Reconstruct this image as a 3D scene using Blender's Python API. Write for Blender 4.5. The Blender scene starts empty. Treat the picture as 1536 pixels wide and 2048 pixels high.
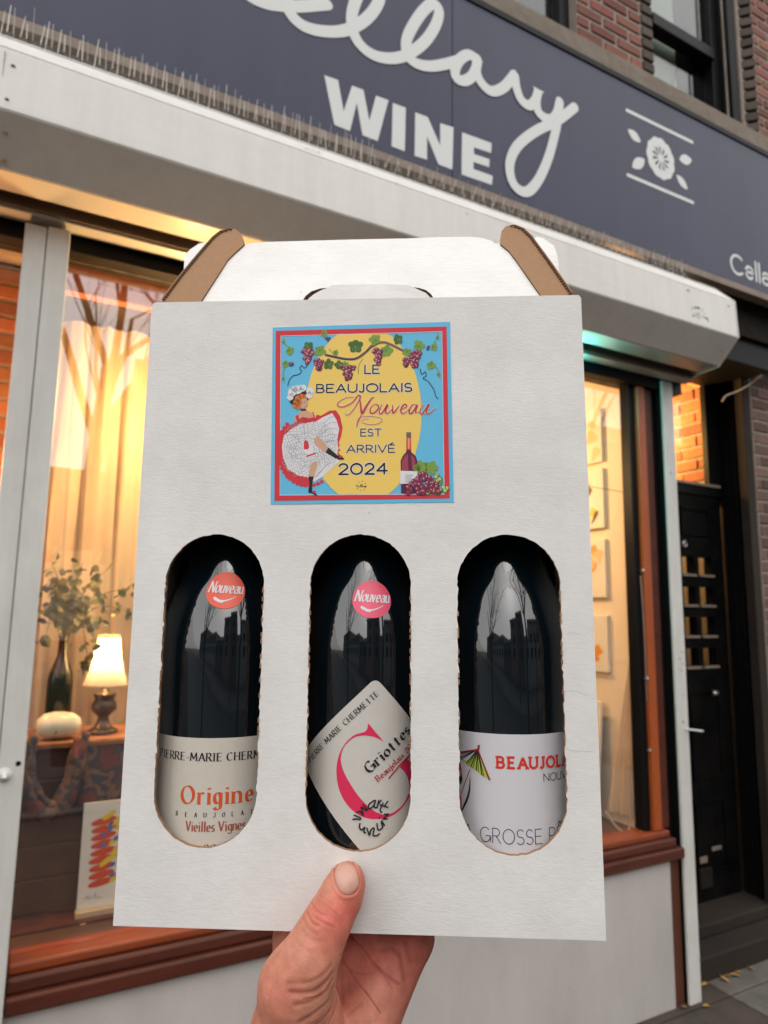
import bpy, bmesh, math, random
import numpy as np
from mathutils import Matrix, Vector, noise
random.seed(7)
R = math.radians
SC = bpy.context.scene
COL = SC.collection

# ------------------------------------------------------------------ camera
EYE = 1.55                                   # metres above the pavement
FPX = 1335.0                                 # focal length for a 1536 x 2048 picture
CAM = Matrix(((0.88405, -0.07902, -0.46066),
              (-0.46715, -0.11822, -0.87624),
              (0.01478, 0.98984, -0.14142)))
# re-orthonormalise
_x = Vector(CAM.col[0]).normalized(); _z = Vector(CAM.col[2]); _y = _z.cross(_x).normalized(); _z = _x.cross(_y).normalized()
CAM = Matrix((_x, _y, _z)).transposed()
cam_d = bpy.data.cameras.new('camera')
cam = bpy.data.objects.new('camera', cam_d); COL.objects.link(cam)
cam.matrix_world = Matrix.Translation((0, 0, EYE)) @ CAM.to_4x4()
cam_d.sensor_fit = 'VERTICAL'; cam_d.sensor_height = 36; cam_d.sensor_width = 27
cam_d.lens = FPX / 2048 * 36
cam_d.clip_start = 0.01; cam_d.clip_end = 1500
cam_d.dof.use_dof = True; cam_d.dof.focus_distance = 0.395; cam_d.dof.aperture_fstop = 12
SC.camera = cam

# ------------------------------------------------------------------ sky, sun, exposure
world = bpy.data.worlds.new('World'); SC.world = world; world.use_nodes = True
wn = world.node_tree; wn.nodes.clear()
sky = wn.nodes.new('ShaderNodeTexSky'); sky.sky_type = 'NISHITA'; sky.sun_disc = False
sky.sun_elevation = R(42); sky.sun_rotation = R(200); sky.air_density = 1.2; sky.dust_density = 3.0; sky.ozone_density = 1.0
hs = wn.nodes.new('ShaderNodeHueSaturation'); hs.inputs['Saturation'].default_value = 0.22
bg = wn.nodes.new('ShaderNodeBackground'); bg.inputs['Strength'].default_value = 0.14
wo = wn.nodes.new('ShaderNodeOutputWorld')
cl = wn.nodes.new('ShaderNodeMix'); cl.data_type = 'RGBA'; cl.inputs['Factor'].default_value = 0.72      # even cloud cover over the clear sky
cl.inputs['B'].default_value = (7.0, 6.75, 6.6, 1)
wn.links.new(sky.outputs[0], hs.inputs['Color']); wn.links.new(hs.outputs[0], cl.inputs['A']); wn.links.new(cl.outputs['Result'], bg.inputs['Color']); wn.links.new(bg.outputs[0], wo.inputs[0])
sun_d = bpy.data.lights.new('sun', 'SUN'); sun_d.energy = 0.6; sun_d.angle = R(120); sun_d.color = (1, 0.965, 0.92)
sun = bpy.data.objects.new('sun', sun_d); COL.objects.link(sun)
_e, _a = R(42), R(200)
sdir = Vector((math.sin(_a) * math.cos(_e), math.cos(_a) * math.cos(_e), math.sin(_e)))
sun.rotation_euler = sdir.to_track_quat('Z', 'Y').to_euler(); sun.location = sdir * 30
SC.view_settings.view_transform = 'Standard'; SC.view_settings.look = 'None'
SC.view_settings.gamma = 1; SC.view_settings.use_curve_mapping = False
SC.view_settings.exposure = 0.90
SC.cycles.max_bounces = 8; SC.cycles.transparent_max_bounces = 12
SC.cycles.sample_clamp_indirect = 4; SC.cycles.caustics_reflective = False; SC.cycles.caustics_refractive = False

# ------------------------------------------------------------------ measuring helpers (surveyed from the photograph)
def ray(px, py): return CAM @ Vector((px - 768, 1024 - py, -FPX))
def onY(px, py, Y):
    d = ray(px, py); return d * (Y / d.y) + Vector((0, 0, EYE))
def onX(px, py, X):
    d = ray(px, py); return d * (X / d.x) + Vector((0, 0, EYE))

# ------------------------------------------------------------------ materials
MATS = {}
def mat(name, col, rough=0.6, metal=0.0, spec=0.5, noise_=None, bump=None, emit=None, estr=0, coat=0, sss=0, trans=0, randobj=0, alpha=None):
    """procedural principled material; noise_=(scale, amount, colour2), bump=(scale, strength, distance, stretch)"""
    m = bpy.data.materials.new(name); m.use_nodes = True; nt = m.node_tree; N = nt.nodes; L = nt.links
    p = N['Principled BSDF']
    p.inputs['Base Color'].default_value = (*col, 1); p.inputs['Roughness'].default_value = rough
    p.inputs['Metallic'].default_value = metal; p.inputs['Specular IOR Level'].default_value = spec
    if coat: p.inputs['Coat Weight'].default_value = coat; p.inputs['Coat Roughness'].default_value = 0.1
    if emit: p.inputs['Emission Color'].default_value = (*emit, 1); p.inputs['Emission Strength'].default_value = estr
    if sss:
        p.inputs['Subsurface Weight'].default_value = sss; p.inputs['Subsurface Radius'].default_value = (0.010, 0.004, 0.0025); p.inputs['Subsurface Scale'].default_value = 0.5
    if trans: p.inputs['Transmission Weight'].default_value = trans
    tc = N.new('ShaderNodeTexCoord')
    src = None
    if noise_:
        n = N.new('ShaderNodeTexNoise'); n.inputs['Scale'].default_value = noise_[0]; n.inputs['Detail'].default_value = 6; n.inputs['Roughness'].default_value = 0.65
        L.new(tc.outputs['Object'], n.inputs['Vector'])
        r = N.new('ShaderNodeValToRGB'); r.color_ramp.elements[0].position = 0.5 - noise_[1] / 2; r.color_ramp.elements[1].position = 0.5 + noise_[1] / 2
        r.color_ramp.elements[0].color = (*col, 1); r.color_ramp.elements[1].color = (*noise_[2], 1)
        L.new(n.outputs['Fac'], r.inputs['Fac']); src = r.outputs['Color']
    if randobj:
        oi = N.new('ShaderNodeObjectInfo'); h = N.new('ShaderNodeHueSaturation')
        mr = N.new('ShaderNodeMapRange'); mr.inputs['To Min'].default_value = 1 - randobj; mr.inputs['To Max'].default_value = 1 + randobj
        L.new(oi.outputs['Random'], mr.inputs['Value']); L.new(mr.outputs[0], h.inputs['Value'])
        mr2 = N.new('ShaderNodeMapRange'); mr2.inputs['To Min'].default_value = 0.49; mr2.inputs['To Max'].default_value = 0.515
        ml = N.new('ShaderNodeMath'); ml.operation = 'FRACT'; mm = N.new('ShaderNodeMath'); mm.operation = 'MULTIPLY'; mm.inputs[1].default_value = 7.3
        L.new(oi.outputs['Random'], mm.inputs[0]); L.new(mm.outputs[0], ml.inputs[0]); L.new(ml.outputs[0], mr2.inputs['Value']); L.new(mr2.outputs[0], h.inputs['Hue'])
        if src: L.new(src, h.inputs['Color'])
        else: h.inputs['Color'].default_value = (*col, 1)
        src = h.outputs['Color']
    if src: L.new(src, p.inputs['Base Color'])
    if bump:
        mp = N.new('ShaderNodeMapping'); st = bump[3] if len(bump) > 3 else (1, 1, 1)
        mp.inputs['Scale'].default_value = st
        n2 = N.new('ShaderNodeTexNoise'); n2.inputs['Scale'].default_value = bump[0]; n2.inputs['Detail'].default_value = 5
        b = N.new('ShaderNodeBump'); b.inputs['Strength'].default_value = bump[1]; b.inputs['Distance'].default_value = bump[2]
        L.new(tc.outputs['Object'], mp.inputs['Vector']); L.new(mp.outputs[0], n2.inputs['Vector']); L.new(n2.outputs['Fac'], b.inputs['Height']); L.new(b.outputs[0], p.inputs['Normal'])
    MATS[name] = m
    return m

def flat(name, col, rough=0.55): return mat(name, col, rough, spec=0.3)

M_white = mat('white_painted_metal', (0.72, 0.715, 0.68), 0.48, noise_=(1.6, 0.6, (0.64, 0.625, 0.58)), bump=(9, 0.12, 0.01, (1, 1, 3)))
M_post = mat('white_painted_post', (0.68, 0.68, 0.65), 0.5, noise_=(4, 0.5, (0.56, 0.56, 0.52)), bump=(30, 0.2, 0.003, (1, 1, 0.15)))
M_panelw = mat('cream_bulkhead_paint', (0.56, 0.53, 0.50), 0.5, noise_=(1.4, 0.5, (0.48, 0.455, 0.43)), bump=(12, 0.08, 0.01))
M_navy = mat('navy_sign_vinyl', (0.030, 0.035, 0.072), 0.42, spec=0.3, noise_=(1.1, 0.8, (0.042, 0.046, 0.088)), bump=(2.5, 0.05, 0.02))
M_vinylw = flat('white_sign_lettering', (0.62, 0.64, 0.63), 0.45)
M_black = mat('black_paint', (0.004, 0.004, 0.0045), 0.5, spec=0.16, bump=(25, 0.25, 0.004, (1, 1, .3)))
M_blackdoor = mat('black_door_paint', (0.002, 0.002, 0.0025), 0.5, spec=0.08, noise_=(9, 0.3, (0.007, 0.0065, 0.006)), bump=(40, 0.3, 0.003, (1, 1, .2)))
M_dark = mat('dark_mottled_wall', (0.008, 0.007, 0.006), 0.85, spec=.15, noise_=(5, 0.4, (0.024, 0.018, 0.012)), bump=(20, 0.5, 0.01))  # near-black mottled finish for backing walls, lintel and casings
M_redwood = mat('red_brown_painted_wood', (0.24, 0.046, 0.013), 0.4, noise_=(3, 0.6, (0.29, 0.058, 0.016)), bump=(30, 0.2, 0.003, (.2, 1, 1)))
M_maroon = mat('maroon_painted_sill', (0.085, 0.019, 0.010), 0.45, noise_=(3, 0.6, (0.11, 0.025, 0.013)), bump=(30, 0.25, 0.003, (.1, 1, 1)))
M_beige = mat('weathered_beige_stone', (0.22, 0.18, 0.14), 0.85, noise_=(7, 0.5, (0.13, 0.105, 0.08)), bump=(30, 0.5, 0.01))
M_trim = mat('beige_sign_trim', (0.27, 0.22, 0.18), 0.7, noise_=(12, 0.5, (0.17, 0.13, 0.10)), bump=(30, 0.4, 0.006))
M_spike = mat('steel_spike', (0.42, 0.40, 0.37), 0.35, metal=0.8)
M_rail = mat('dark_spike_rail', (0.05, 0.045, 0.04), 0.6)
M_mortar = mat('grey_mortar', (0.30, 0.255, 0.215), 0.95, noise_=(20, 0.5, (0.20, 0.17, 0.145)), bump=(60, 0.6, 0.005))
M_brick = mat('red_brick', (0.235, 0.078, 0.055), 0.9, noise_=(25, 0.6, (0.14, 0.055, 0.042)), bump=(70, 0.6, 0.004), randobj=0.35)
M_dbrick = mat('dark_brick', (0.085, 0.065, 0.05), 0.9, noise_=(25, 0.6, (0.05, 0.04, 0.033)), bump=(70, 0.6, 0.004), randobj=0.3)
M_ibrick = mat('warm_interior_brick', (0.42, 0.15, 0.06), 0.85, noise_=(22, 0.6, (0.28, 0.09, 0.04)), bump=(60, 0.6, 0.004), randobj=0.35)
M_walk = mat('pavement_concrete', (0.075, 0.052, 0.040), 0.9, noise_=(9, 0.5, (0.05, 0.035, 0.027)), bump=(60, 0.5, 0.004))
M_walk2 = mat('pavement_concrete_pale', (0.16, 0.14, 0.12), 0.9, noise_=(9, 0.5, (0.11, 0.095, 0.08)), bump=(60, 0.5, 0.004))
M_step = mat('step_stone', (0.048, 0.037, 0.029), 0.85, spec=.25, noise_=(6, 0.5, (0.024, 0.018, 0.014)), bump=(50, 0.5, 0.005))
M_road = mat('asphalt', (0.034, 0.034, 0.036), 0.9, noise_=(40, 0.5, (0.035, 0.035, 0.036)), bump=(90, 0.5, 0.005))
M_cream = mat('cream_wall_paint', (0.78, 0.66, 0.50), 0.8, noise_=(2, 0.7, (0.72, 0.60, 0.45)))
M_floor = mat('dark_wood_floor', (0.10, 0.045, 0.025), 0.45, noise_=(5, 0.5, (0.06, 0.028, 0.016)), bump=(20, 0.2, 0.004, (8, 1, 1)))
M_ceil = mat('dim_ceiling', (0.35, 0.25, 0.18), 0.9)
M_darkwood = mat('dark_furniture_wood', (0.06, 0.028, 0.018), 0.4, noise_=(14, 0.5, (0.10, 0.045, 0.025)), bump=(30, 0.3, 0.003, (1, 1, .2)))
M_leatherb = mat('brown_leather', (0.10, 0.026, 0.016), 0.38, noise_=(7, 0.5, (0.06, 0.018, 0.012)), bump=(18, 0.4, 0.01))
M_bronze = mat('bronze_lamp_base', (0.12, 0.075, 0.045), 0.35, metal=0.6, noise_=(30, 0.5, (0.07, 0.045, 0.03)))
M_glassdark = mat('dark_green_glass', (0.012, 0.022, 0.014), 0.08, spec=0.6)
M_bottle = mat('black_wine_glass', (0.0022, 0.0065, 0.010), 0.055, spec=1.0, coat=.35, bump=(28, 0.08, 0.0012))
M_bottle.node_tree.nodes['Principled BSDF'].inputs['Coat Roughness'].default_value = 0.02
M_ceramic = mat('cream_ceramic', (0.75, 0.70, 0.52), 0.3)
M_leafg = mat('olive_leaf', (0.13, 0.135, 0.035), 0.6, noise_=(30, 0.6, (0.26, 0.21, 0.05)))
M_leafd = mat('grey_green_leaf', (0.035, 0.055, 0.035), 0.6, noise_=(30, 0.6, (0.07, 0.085, 0.04)))
M_stem = mat('brown_stem', (0.10, 0.06, 0.03), 0.7)
M_print = mat('art_paper', (0.74, 0.69, 0.58), 0.7, noise_=(15, 0.6, (0.70, 0.64, 0.53)))
M_pale_wood = mat('pale_easel_wood', (0.55, 0.40, 0.24), 0.6, noise_=(10, 0.5, (0.45, 0.31, 0.18)))
M_yleaf = mat('yellow_fallen_leaf', (0.50, 0.30, 0.05), 0.7, noise_=(30, 0.7, (0.34, 0.17, 0.04)), randobj=0.3)
M_wire = mat('cream_cable', (0.42, 0.32, 0.23), 0.6)
M_concrete = mat('street_concrete', (0.11, 0.10, 0.095), 0.9, noise_=(2, 0.5, (0.08, 0.075, 0.07)))
M_bark = mat('tree_bark', (0.055, 0.045, 0.038), 0.9, noise_=(12, 0.5, (0.03, 0.025, 0.02)), bump=(25, 0.7, 0.02, (1, 1, .3)))

# carton paper: faint horizontal fibre and mottling
def carton_mat():
    m = mat('white_carton_paper', (0.62, 0.61, 0.59), 0.62, spec=0.35)
    nt = m.node_tree; N = nt.nodes; L = nt.links; p = N['Principled BSDF']; tc = N.new('ShaderNodeTexCoord')
    mp = N.new('ShaderNodeMapping'); mp.inputs['Scale'].default_value = (1, 1, 4.5); L.new(tc.outputs['Object'], mp.inputs['Vector'])
    n = N.new('ShaderNodeTexNoise'); n.inputs['Scale'].default_value = 130; n.inputs['Detail'].default_value = 6; L.new(mp.outputs[0], n.inputs['Vector'])
    n3 = N.new('ShaderNodeTexNoise'); n3.inputs['Scale'].default_value = 22; n3.inputs['Detail'].default_value = 5; L.new(tc.outputs['Object'], n3.inputs['Vector'])
    r = N.new('ShaderNodeValToRGB'); r.color_ramp.elements[0].position = .3; r.color_ramp.elements[1].position = .7
    r.color_ramp.elements[0].color = (0.71, 0.70, 0.675, 1); r.color_ramp.elements[1].color = (0.78, 0.775, 0.755, 1)
    L.new(n3.outputs['Fac'], r.inputs['Fac'])
    r2 = N.new('ShaderNodeMapRange'); r2.inputs['From Min'].default_value = .3; r2.inputs['From Max'].default_value = .7; r2.inputs['To Min'].default_value = .955; r2.inputs['To Max'].default_value = 1.03
    L.new(n.outputs['Fac'], r2.inputs['Value'])
    mx = N.new('ShaderNodeMix'); mx.data_type = 'RGBA'; mx.blend_type = 'MULTIPLY'; mx.inputs['Factor'].default_value = 1
    L.new(r.outputs['Color'], mx.inputs['A']); L.new(r2.outputs[0], mx.inputs['B'])
    # sparse specks
    v = N.new('ShaderNodeTexNoise'); v.inputs['Scale'].default_value = 260; v.inputs['Detail'].default_value = 1; L.new(tc.outputs['Object'], v.inputs['Vector'])
    vr = N.new('ShaderNodeValToRGB'); vr.color_ramp.elements[0].position = .80; vr.color_ramp.elements[1].position = .84
    vr.color_ramp.elements[0].color = (1, 1, 1, 1); vr.color_ramp.elements[1].color = (.45, .42, .38, 1); L.new(v.outputs['Fac'], vr.inputs['Fac'])
    mx2 = N.new('ShaderNodeMix'); mx2.data_type = 'RGBA'; mx2.blend_type = 'MULTIPLY'; mx2.inputs['Factor'].default_value = 1
    L.new(mx.outputs['Result'], mx2.inputs['A']); L.new(vr.outputs['Color'], mx2.inputs['B']); L.new(mx2.outputs['Result'], p.inputs['Base Color'])
    mp2 = N.new('ShaderNodeMapping'); mp2.inputs['Scale'].default_value = (1, 1, 3); L.new(tc.outputs['Object'], mp2.inputs['Vector'])
    n4 = N.new('ShaderNodeTexNoise'); n4.inputs['Scale'].default_value = 320; n4.inputs['Detail'].default_value = 4; L.new(mp2.outputs[0], n4.inputs['Vector'])
    b = N.new('ShaderNodeBump'); b.inputs['Strength'].default_value = .26; b.inputs['Distance'].default_value = 0.0005
    n5 = N.new('ShaderNodeTexNoise'); n5.inputs['Scale'].default_value = 11; n5.inputs['Detail'].default_value = 3; L.new(tc.outputs['Object'], n5.inputs['Vector'])
    b2 = N.new('ShaderNodeBump'); b2.inputs['Strength'].default_value = .5; b2.inputs['Distance'].default_value = 0.004; L.new(n5.outputs['Fac'], b2.inputs['Height']); L.new(b2.outputs[0], b.inputs['Normal'])
    L.new(n4.outputs['Fac'], b.inputs['Height']); L.new(b.outputs[0], p.inputs['Normal'])
    return m
M_carton = carton_mat()
M_kraft = mat('kraft_board', (0.34, 0.19, 0.095), 0.8, noise_=(260, 0.7, (0.27, 0.145, 0.07)), bump=(400, 0.3, 0.0004, (1, 1, 4)))
M_kraftd = mat('kraft_inside_shaded', (0.10, 0.055, 0.028), 0.9)  # kraft board with the carton's inner shade put into its colour
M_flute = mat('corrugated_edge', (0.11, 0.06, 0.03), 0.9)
M_innershade = mat('carton_inner_shade', (0.006, 0.010, 0.015), 0.8)  # near-black tone painting the shade deep inside the carton

def pane_mat(name, mn, tint=(1, 1, 1)):
    m = bpy.data.materials.new(name); m.use_nodes = True; N = m.node_tree.nodes; L = m.node_tree.links; N.clear()
    t = N.new('ShaderNodeBsdfTransparent'); t.inputs['Color'].default_value = (*tint, 1)
    g = N.new('ShaderNodeBsdfGlossy'); g.inputs['Roughness'].default_value = 0.0
    lw = N.new('ShaderNodeLayerWeight'); lw.inputs['Blend'].default_value = 0.5
    pw = N.new('ShaderNodeMath'); pw.operation = 'POWER'; pw.inputs[1].default_value = 5; L.new(lw.outputs['Facing'], pw.inputs[0])
    a = N.new('ShaderNodeMapRange'); a.inputs['From Min'].default_value = 0; a.inputs['From Max'].default_value = 1; a.inputs['To Min'].default_value = mn; a.inputs['To Max'].default_value = 1
    mx = N.new('ShaderNodeMixShader'); o = N.new('ShaderNodeOutputMaterial')
    L.new(pw.outputs[0], a.inputs['Value']); L.new(a.outputs[0], mx.inputs[0]); L.new(t.outputs[0], mx.inputs[1]); L.new(g.outputs[0], mx.inputs[2]); L.new(mx.outputs[0], o.inputs[0])
    return m
M_pane = pane_mat('shop_window_glass', 0.11)
M_upane = pane_mat('old_window_glass', 0.09, (0.7, 0.75, 0.75))

def cloth_mat(name, col, tl=0.4):
    m = bpy.data.materials.new(name); m.use_nodes = True; N = m.node_tree.nodes; L = m.node_tree.links; N.clear()
    d = N.new('ShaderNodeBsdfDiffuse'); t = N.new('ShaderNodeBsdfTranslucent'); mx = N.new('ShaderNodeMixShader'); o = N.new('ShaderNodeOutputMaterial')
    tc = N.new('ShaderNodeTexCoord'); n = N.new('ShaderNodeTexNoise'); n.inputs['Scale'].default_value = 6; L.new(tc.outputs['Object'], n.inputs['Vector'])
    r = N.new('ShaderNodeValToRGB'); r.color_ramp.elements[0].position = .35; r.color_ramp.elements[1].position = .7
    r.color_ramp.elements[0].color = (*[c * .85 for c in col], 1); r.color_ramp.elements[1].color = (*col, 1)
    L.new(n.outputs['Fac'], r.inputs['Fac']); L.new(r.outputs[0], d.inputs['Color']); L.new(r.outputs[0], t.inputs['Color'])
    mx.inputs[0].default_value = tl; L.new(d.outputs[0], mx.inputs[1]); L.new(t.outputs[0], mx.inputs[2]); L.new(mx.outputs[0], o.inputs[0])
    return m
M_curtain = cloth_mat('sheer_curtain', (0.82, 0.68, 0.50), 0.5)
M_shade = cloth_mat('lamp_shade_fabric', (0.80, 0.68, 0.50), 0.65)

def grime(m, lo, hi=1.0, scale=3.0, stretch=(5, 5, .5), seed=0.0, edge=(.38, .62)):
    """worn, streaky paint: multiplies the paint colour by stretched noise"""
    nt = m.node_tree; N = nt.nodes; L = nt.links; p = N['Principled BSDF']; src = p.inputs['Base Color'].links[0].from_socket
    tc = N.new('ShaderNodeTexCoord'); mp = N.new('ShaderNodeMapping'); mp.inputs['Scale'].default_value = stretch; mp.inputs['Location'].default_value = (seed, seed, seed)
    n = N.new('ShaderNodeTexNoise'); n.inputs['Scale'].default_value = scale; n.inputs['Detail'].default_value = 8; n.inputs['Roughness'].default_value = .7
    r = N.new('ShaderNodeMapRange'); r.inputs['From Min'].default_value = edge[0]; r.inputs['From Max'].default_value = edge[1]; r.inputs['To Min'].default_value = lo; r.inputs['To Max'].default_value = hi
    mx = N.new('ShaderNodeMix'); mx.data_type = 'RGBA'; mx.blend_type = 'MULTIPLY'; mx.inputs['Factor'].default_value = 1
    L.new(tc.outputs['Object'], mp.inputs['Vector']); L.new(mp.outputs[0], n.inputs['Vector']); L.new(n.outputs['Fac'], r.inputs['Value']); L.new(src, mx.inputs['A']); L.new(r.outputs[0], mx.inputs['B']); L.new(mx.outputs['Result'], p.inputs['Base Color'])
    # thin dark scuffs and chips
    v = N.new('ShaderNodeTexNoise'); v.inputs['Scale'].default_value = 34; v.inputs['Detail'].default_value = 2; L.new(tc.outputs['Object'], v.inputs['Vector'])
    vr = N.new('ShaderNodeMapRange'); vr.inputs['From Min'].default_value = .76; vr.inputs['From Max'].default_value = .80; vr.inputs['To Min'].default_value = 1; vr.inputs['To Max'].default_value = .55; L.new(v.outputs['Fac'], vr.inputs['Value'])
    m2 = N.new('ShaderNodeMix'); m2.data_type = 'RGBA'; m2.blend_type = 'MULTIPLY'; m2.inputs['Factor'].default_value = 1; L.new(mx.outputs['Result'], m2.inputs['A']); L.new(vr.outputs[0], m2.inputs['B']); L.new(m2.outputs['Result'], p.inputs['Base Color'])
M_jamb = mat('lamplit_red_jamb', (0.36, 0.070, 0.014), 0.4, noise_=(3, 0.6, (0.42, 0.09, 0.018)), bump=(30, 0.2, 0.003, (1, 1, .2)))  # red jamb with warm indoor lamp light put into its orange
grime(M_white, .92, seed=2); grime(M_post, .88, seed=5); grime(M_panelw, .88, stretch=(2, 2, .8), scale=2); grime(M_navy, .86, stretch=(3, 3, .5), scale=2); grime(M_redwood, .72, stretch=(.5, 5, 5), scale=6); grime(M_maroon, .65, stretch=(.5, 5, 5), scale=6); grime(M_jamb, .75, stretch=(5, 5, .4), scale=5); grime(M_step, .6, stretch=(1, 1, 1)); grime(M_walk, .7, stretch=(1, 1, 1), scale=5); grime(M_walk2, .7, stretch=(1, 1, 1), scale=5)

# ------------------------------------------------------------------ mesh builder
class MB:
    def __init__(s): s.v = []; s.f = []; s.m = []
    def add(s, vs, fs, mi=0):
        b = len(s.v); s.v += [tuple(v) for v in vs]; s.f += [tuple(i + b for i in f) for f in fs]; s.m += [mi] * len(fs); return s
    def box(s, x0, x1, y0, y1, z0, z1, mi=0):
        return s.add([(x0, y0, z0), (x1, y0, z0), (x1, y1, z0), (x0, y1, z0), (x0, y0, z1), (x1, y0, z1), (x1, y1, z1), (x0, y1, z1)],
                     [(0, 3, 2, 1), (4, 5, 6, 7), (0, 1, 5, 4), (1, 2, 6, 5), (2, 3, 7, 6), (3, 0, 4, 7)], mi)
    def prism(s, pts, off, mi=0, caps=True):
        """polygon of 3D points swept by vector off"""
        n = len(pts); o = Vector(off); vs = [Vector(p) for p in pts] + [Vector(p) + o for p in pts]
        fs = [(i, (i + 1) % n, n + (i + 1) % n, n + i) for i in range(n)]
        if caps: fs += [tuple(range(n - 1, -1, -1)), tuple(range(n, 2 * n))]
        return s.add(vs, fs, mi)
    def tube(s, pts, rad, n=8, mi=0, closed=False):
        pts = [Vector(p) for p in pts]; k = len(pts)
        if not hasattr(rad, '__len__'): rad = [rad] * k
        vs = []; up = Vector((0.13, 0.37, 0.92)).normalized()
        for i, p in enumerate(pts):
            t = (pts[min(i + 1, k - 1)] - pts[max(i - 1, 0)]).normalized()
            a = t.cross(up)
            if a.length < .05: a = t.cross(Vector((1, 0, 0)))
            a.normalize(); b = t.cross(a)
            for j in range(n):
                w = 2 * math.pi * j / n; vs.append(p + (a * math.cos(w) + b * math.sin(w)) * rad[i])
        fs = [(i * n + j, i * n + (j + 1) % n, (i + 1) * n + (j + 1) % n, (i + 1) * n + j) for i in range(k - 1) for j in range(n)]
        fs += [tuple(range(n - 1, -1, -1)), tuple((k - 1) * n + j for j in range(n))]
        return s.add(vs, fs, mi)
    def lathe(s, prof, c, n=32, mi=0, a0=0, a1=360, flute=None):
        full = abs(a1 - a0) >= 360; cols = n if full else n + 1; vs = []
        for r, z in prof:
            for j in range(cols):
                w = R(a0 + (a1 - a0) * j / n); rr = r * (1 + (flute(j, z) if flute else 0))
                vs.append((c[0] + rr * math.cos(w), c[1] + rr * math.sin(w), c[2] + z))
        fs = []
        for i in range(len(prof) - 1):
            for j in range(n):
                j2 = (j + 1) % cols
                fs.append((i * cols + j, i * cols + j2, (i + 1) * cols + j2, (i + 1) * cols + j))
        return s.add(vs, fs, mi)

WM = {}
def _link(o, parent):
    COL.objects.link(o)
    if parent is not None: o.parent = parent
    WM[o] = WM.get(parent, Matrix.Identity(4)) if parent is not None else Matrix.Identity(4)
def obj(name, mb, mats, parent=None, smooth=False, bevel=0, local=False):
    me = bpy.data.meshes.new(name); me.from_pydata([tuple(v) for v in mb.v], [], mb.f); me.update()
    for m in (mats if isinstance(mats, (list, tuple)) else [mats]): me.materials.append(m)
    me.polygons.foreach_set('material_index', mb.m)
    if smooth: me.polygons.foreach_set('use_smooth', [True] * len(me.polygons))
    o = bpy.data.objects.new(name, me); _link(o, parent)
    if parent is not None and not local: me.transform(WM[parent].inverted())
    if bevel:
        b = o.modifiers.new('bevel', 'BEVEL'); b.width = bevel; b.segments = 2; b.limit_method = 'ANGLE'
    if smooth == 'auto':
        me.polygons.foreach_set('use_smooth', [True] * len(me.polygons))
        me.set_sharp_from_angle(angle=R(35))
    return o
def thing(name, label, cat, loc=(0, 0, 0), group=None, matrix=None):
    o = bpy.data.objects.new(name, None); COL.objects.link(o); o.empty_display_size = .05
    mw = matrix if matrix is not None else Matrix.Translation(loc)
    o.matrix_world = mw; WM[o] = mw; tag(o, label, cat, group); return o
def tag(o, label, cat, group=None):
    o['label'] = label; o['category'] = cat
    if group: o['group'] = group
    return o
def struct(name, mb, m, **k):
    o = obj(name, mb, m, **k); o['kind'] = 'structure'; return o
def inst(src, name, parent, loc, rot=(0, 0, 0), scale=(1, 1, 1), world_loc=True):
    """another object that shares src's mesh"""
    o = bpy.data.objects.new(name, src.data); _link(o, parent)
    l = Vector(loc)
    if parent is not None and world_loc: l = WM[parent].inverted() @ l
    o.location = l; o.rotation_euler = rot; o.scale = scale
    return o

def curve_mesh(loops, thick, front=None):
    """2D outline with holes -> solid mesh in the XZ plane, y from 0 to thick; returns mesh; materials: 0 face, 1 rim"""
    cu = bpy.data.curves.new('outline', 'CURVE'); cu.dimensions = '2D'; cu.fill_mode = 'BOTH'; cu.extrude = thick / 2
    for lp in loops:
        sp = cu.splines.new('POLY'); sp.points.add(len(lp) - 1)
        for i, (x, y) in enumerate(lp): sp.points[i].co = (x, y, 0, 1)
        sp.use_cyclic_u = True
    ob = bpy.data.objects.new('outline_tmp', cu); COL.objects.link(ob)
    dg = bpy.context.evaluated_depsgraph_get()
    me = bpy.data.meshes.new_from_object(ob.evaluated_get(dg))
    bpy.data.objects.remove(ob); bpy.data.curves.remove(cu)
    me.transform(Matrix(((1, 0, 0, 0), (0, 0, -1, thick / 2), (0, 1, 0, 0), (0, 0, 0, 1))))
    return me
def mesh_obj(name, me, mats, parent, local=True, rim=True):
    me.materials.clear()
    for m in mats: me.materials.append(m)
    if rim:
        for p in me.polygons: p.material_index = 0 if p.normal.y < -0.5 else (1 if len(mats) > 1 else 0)
    o = bpy.data.objects.new(name, me); _link(o, parent)
    if not local: me.transform(WM[parent].inverted())
    return o

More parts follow.
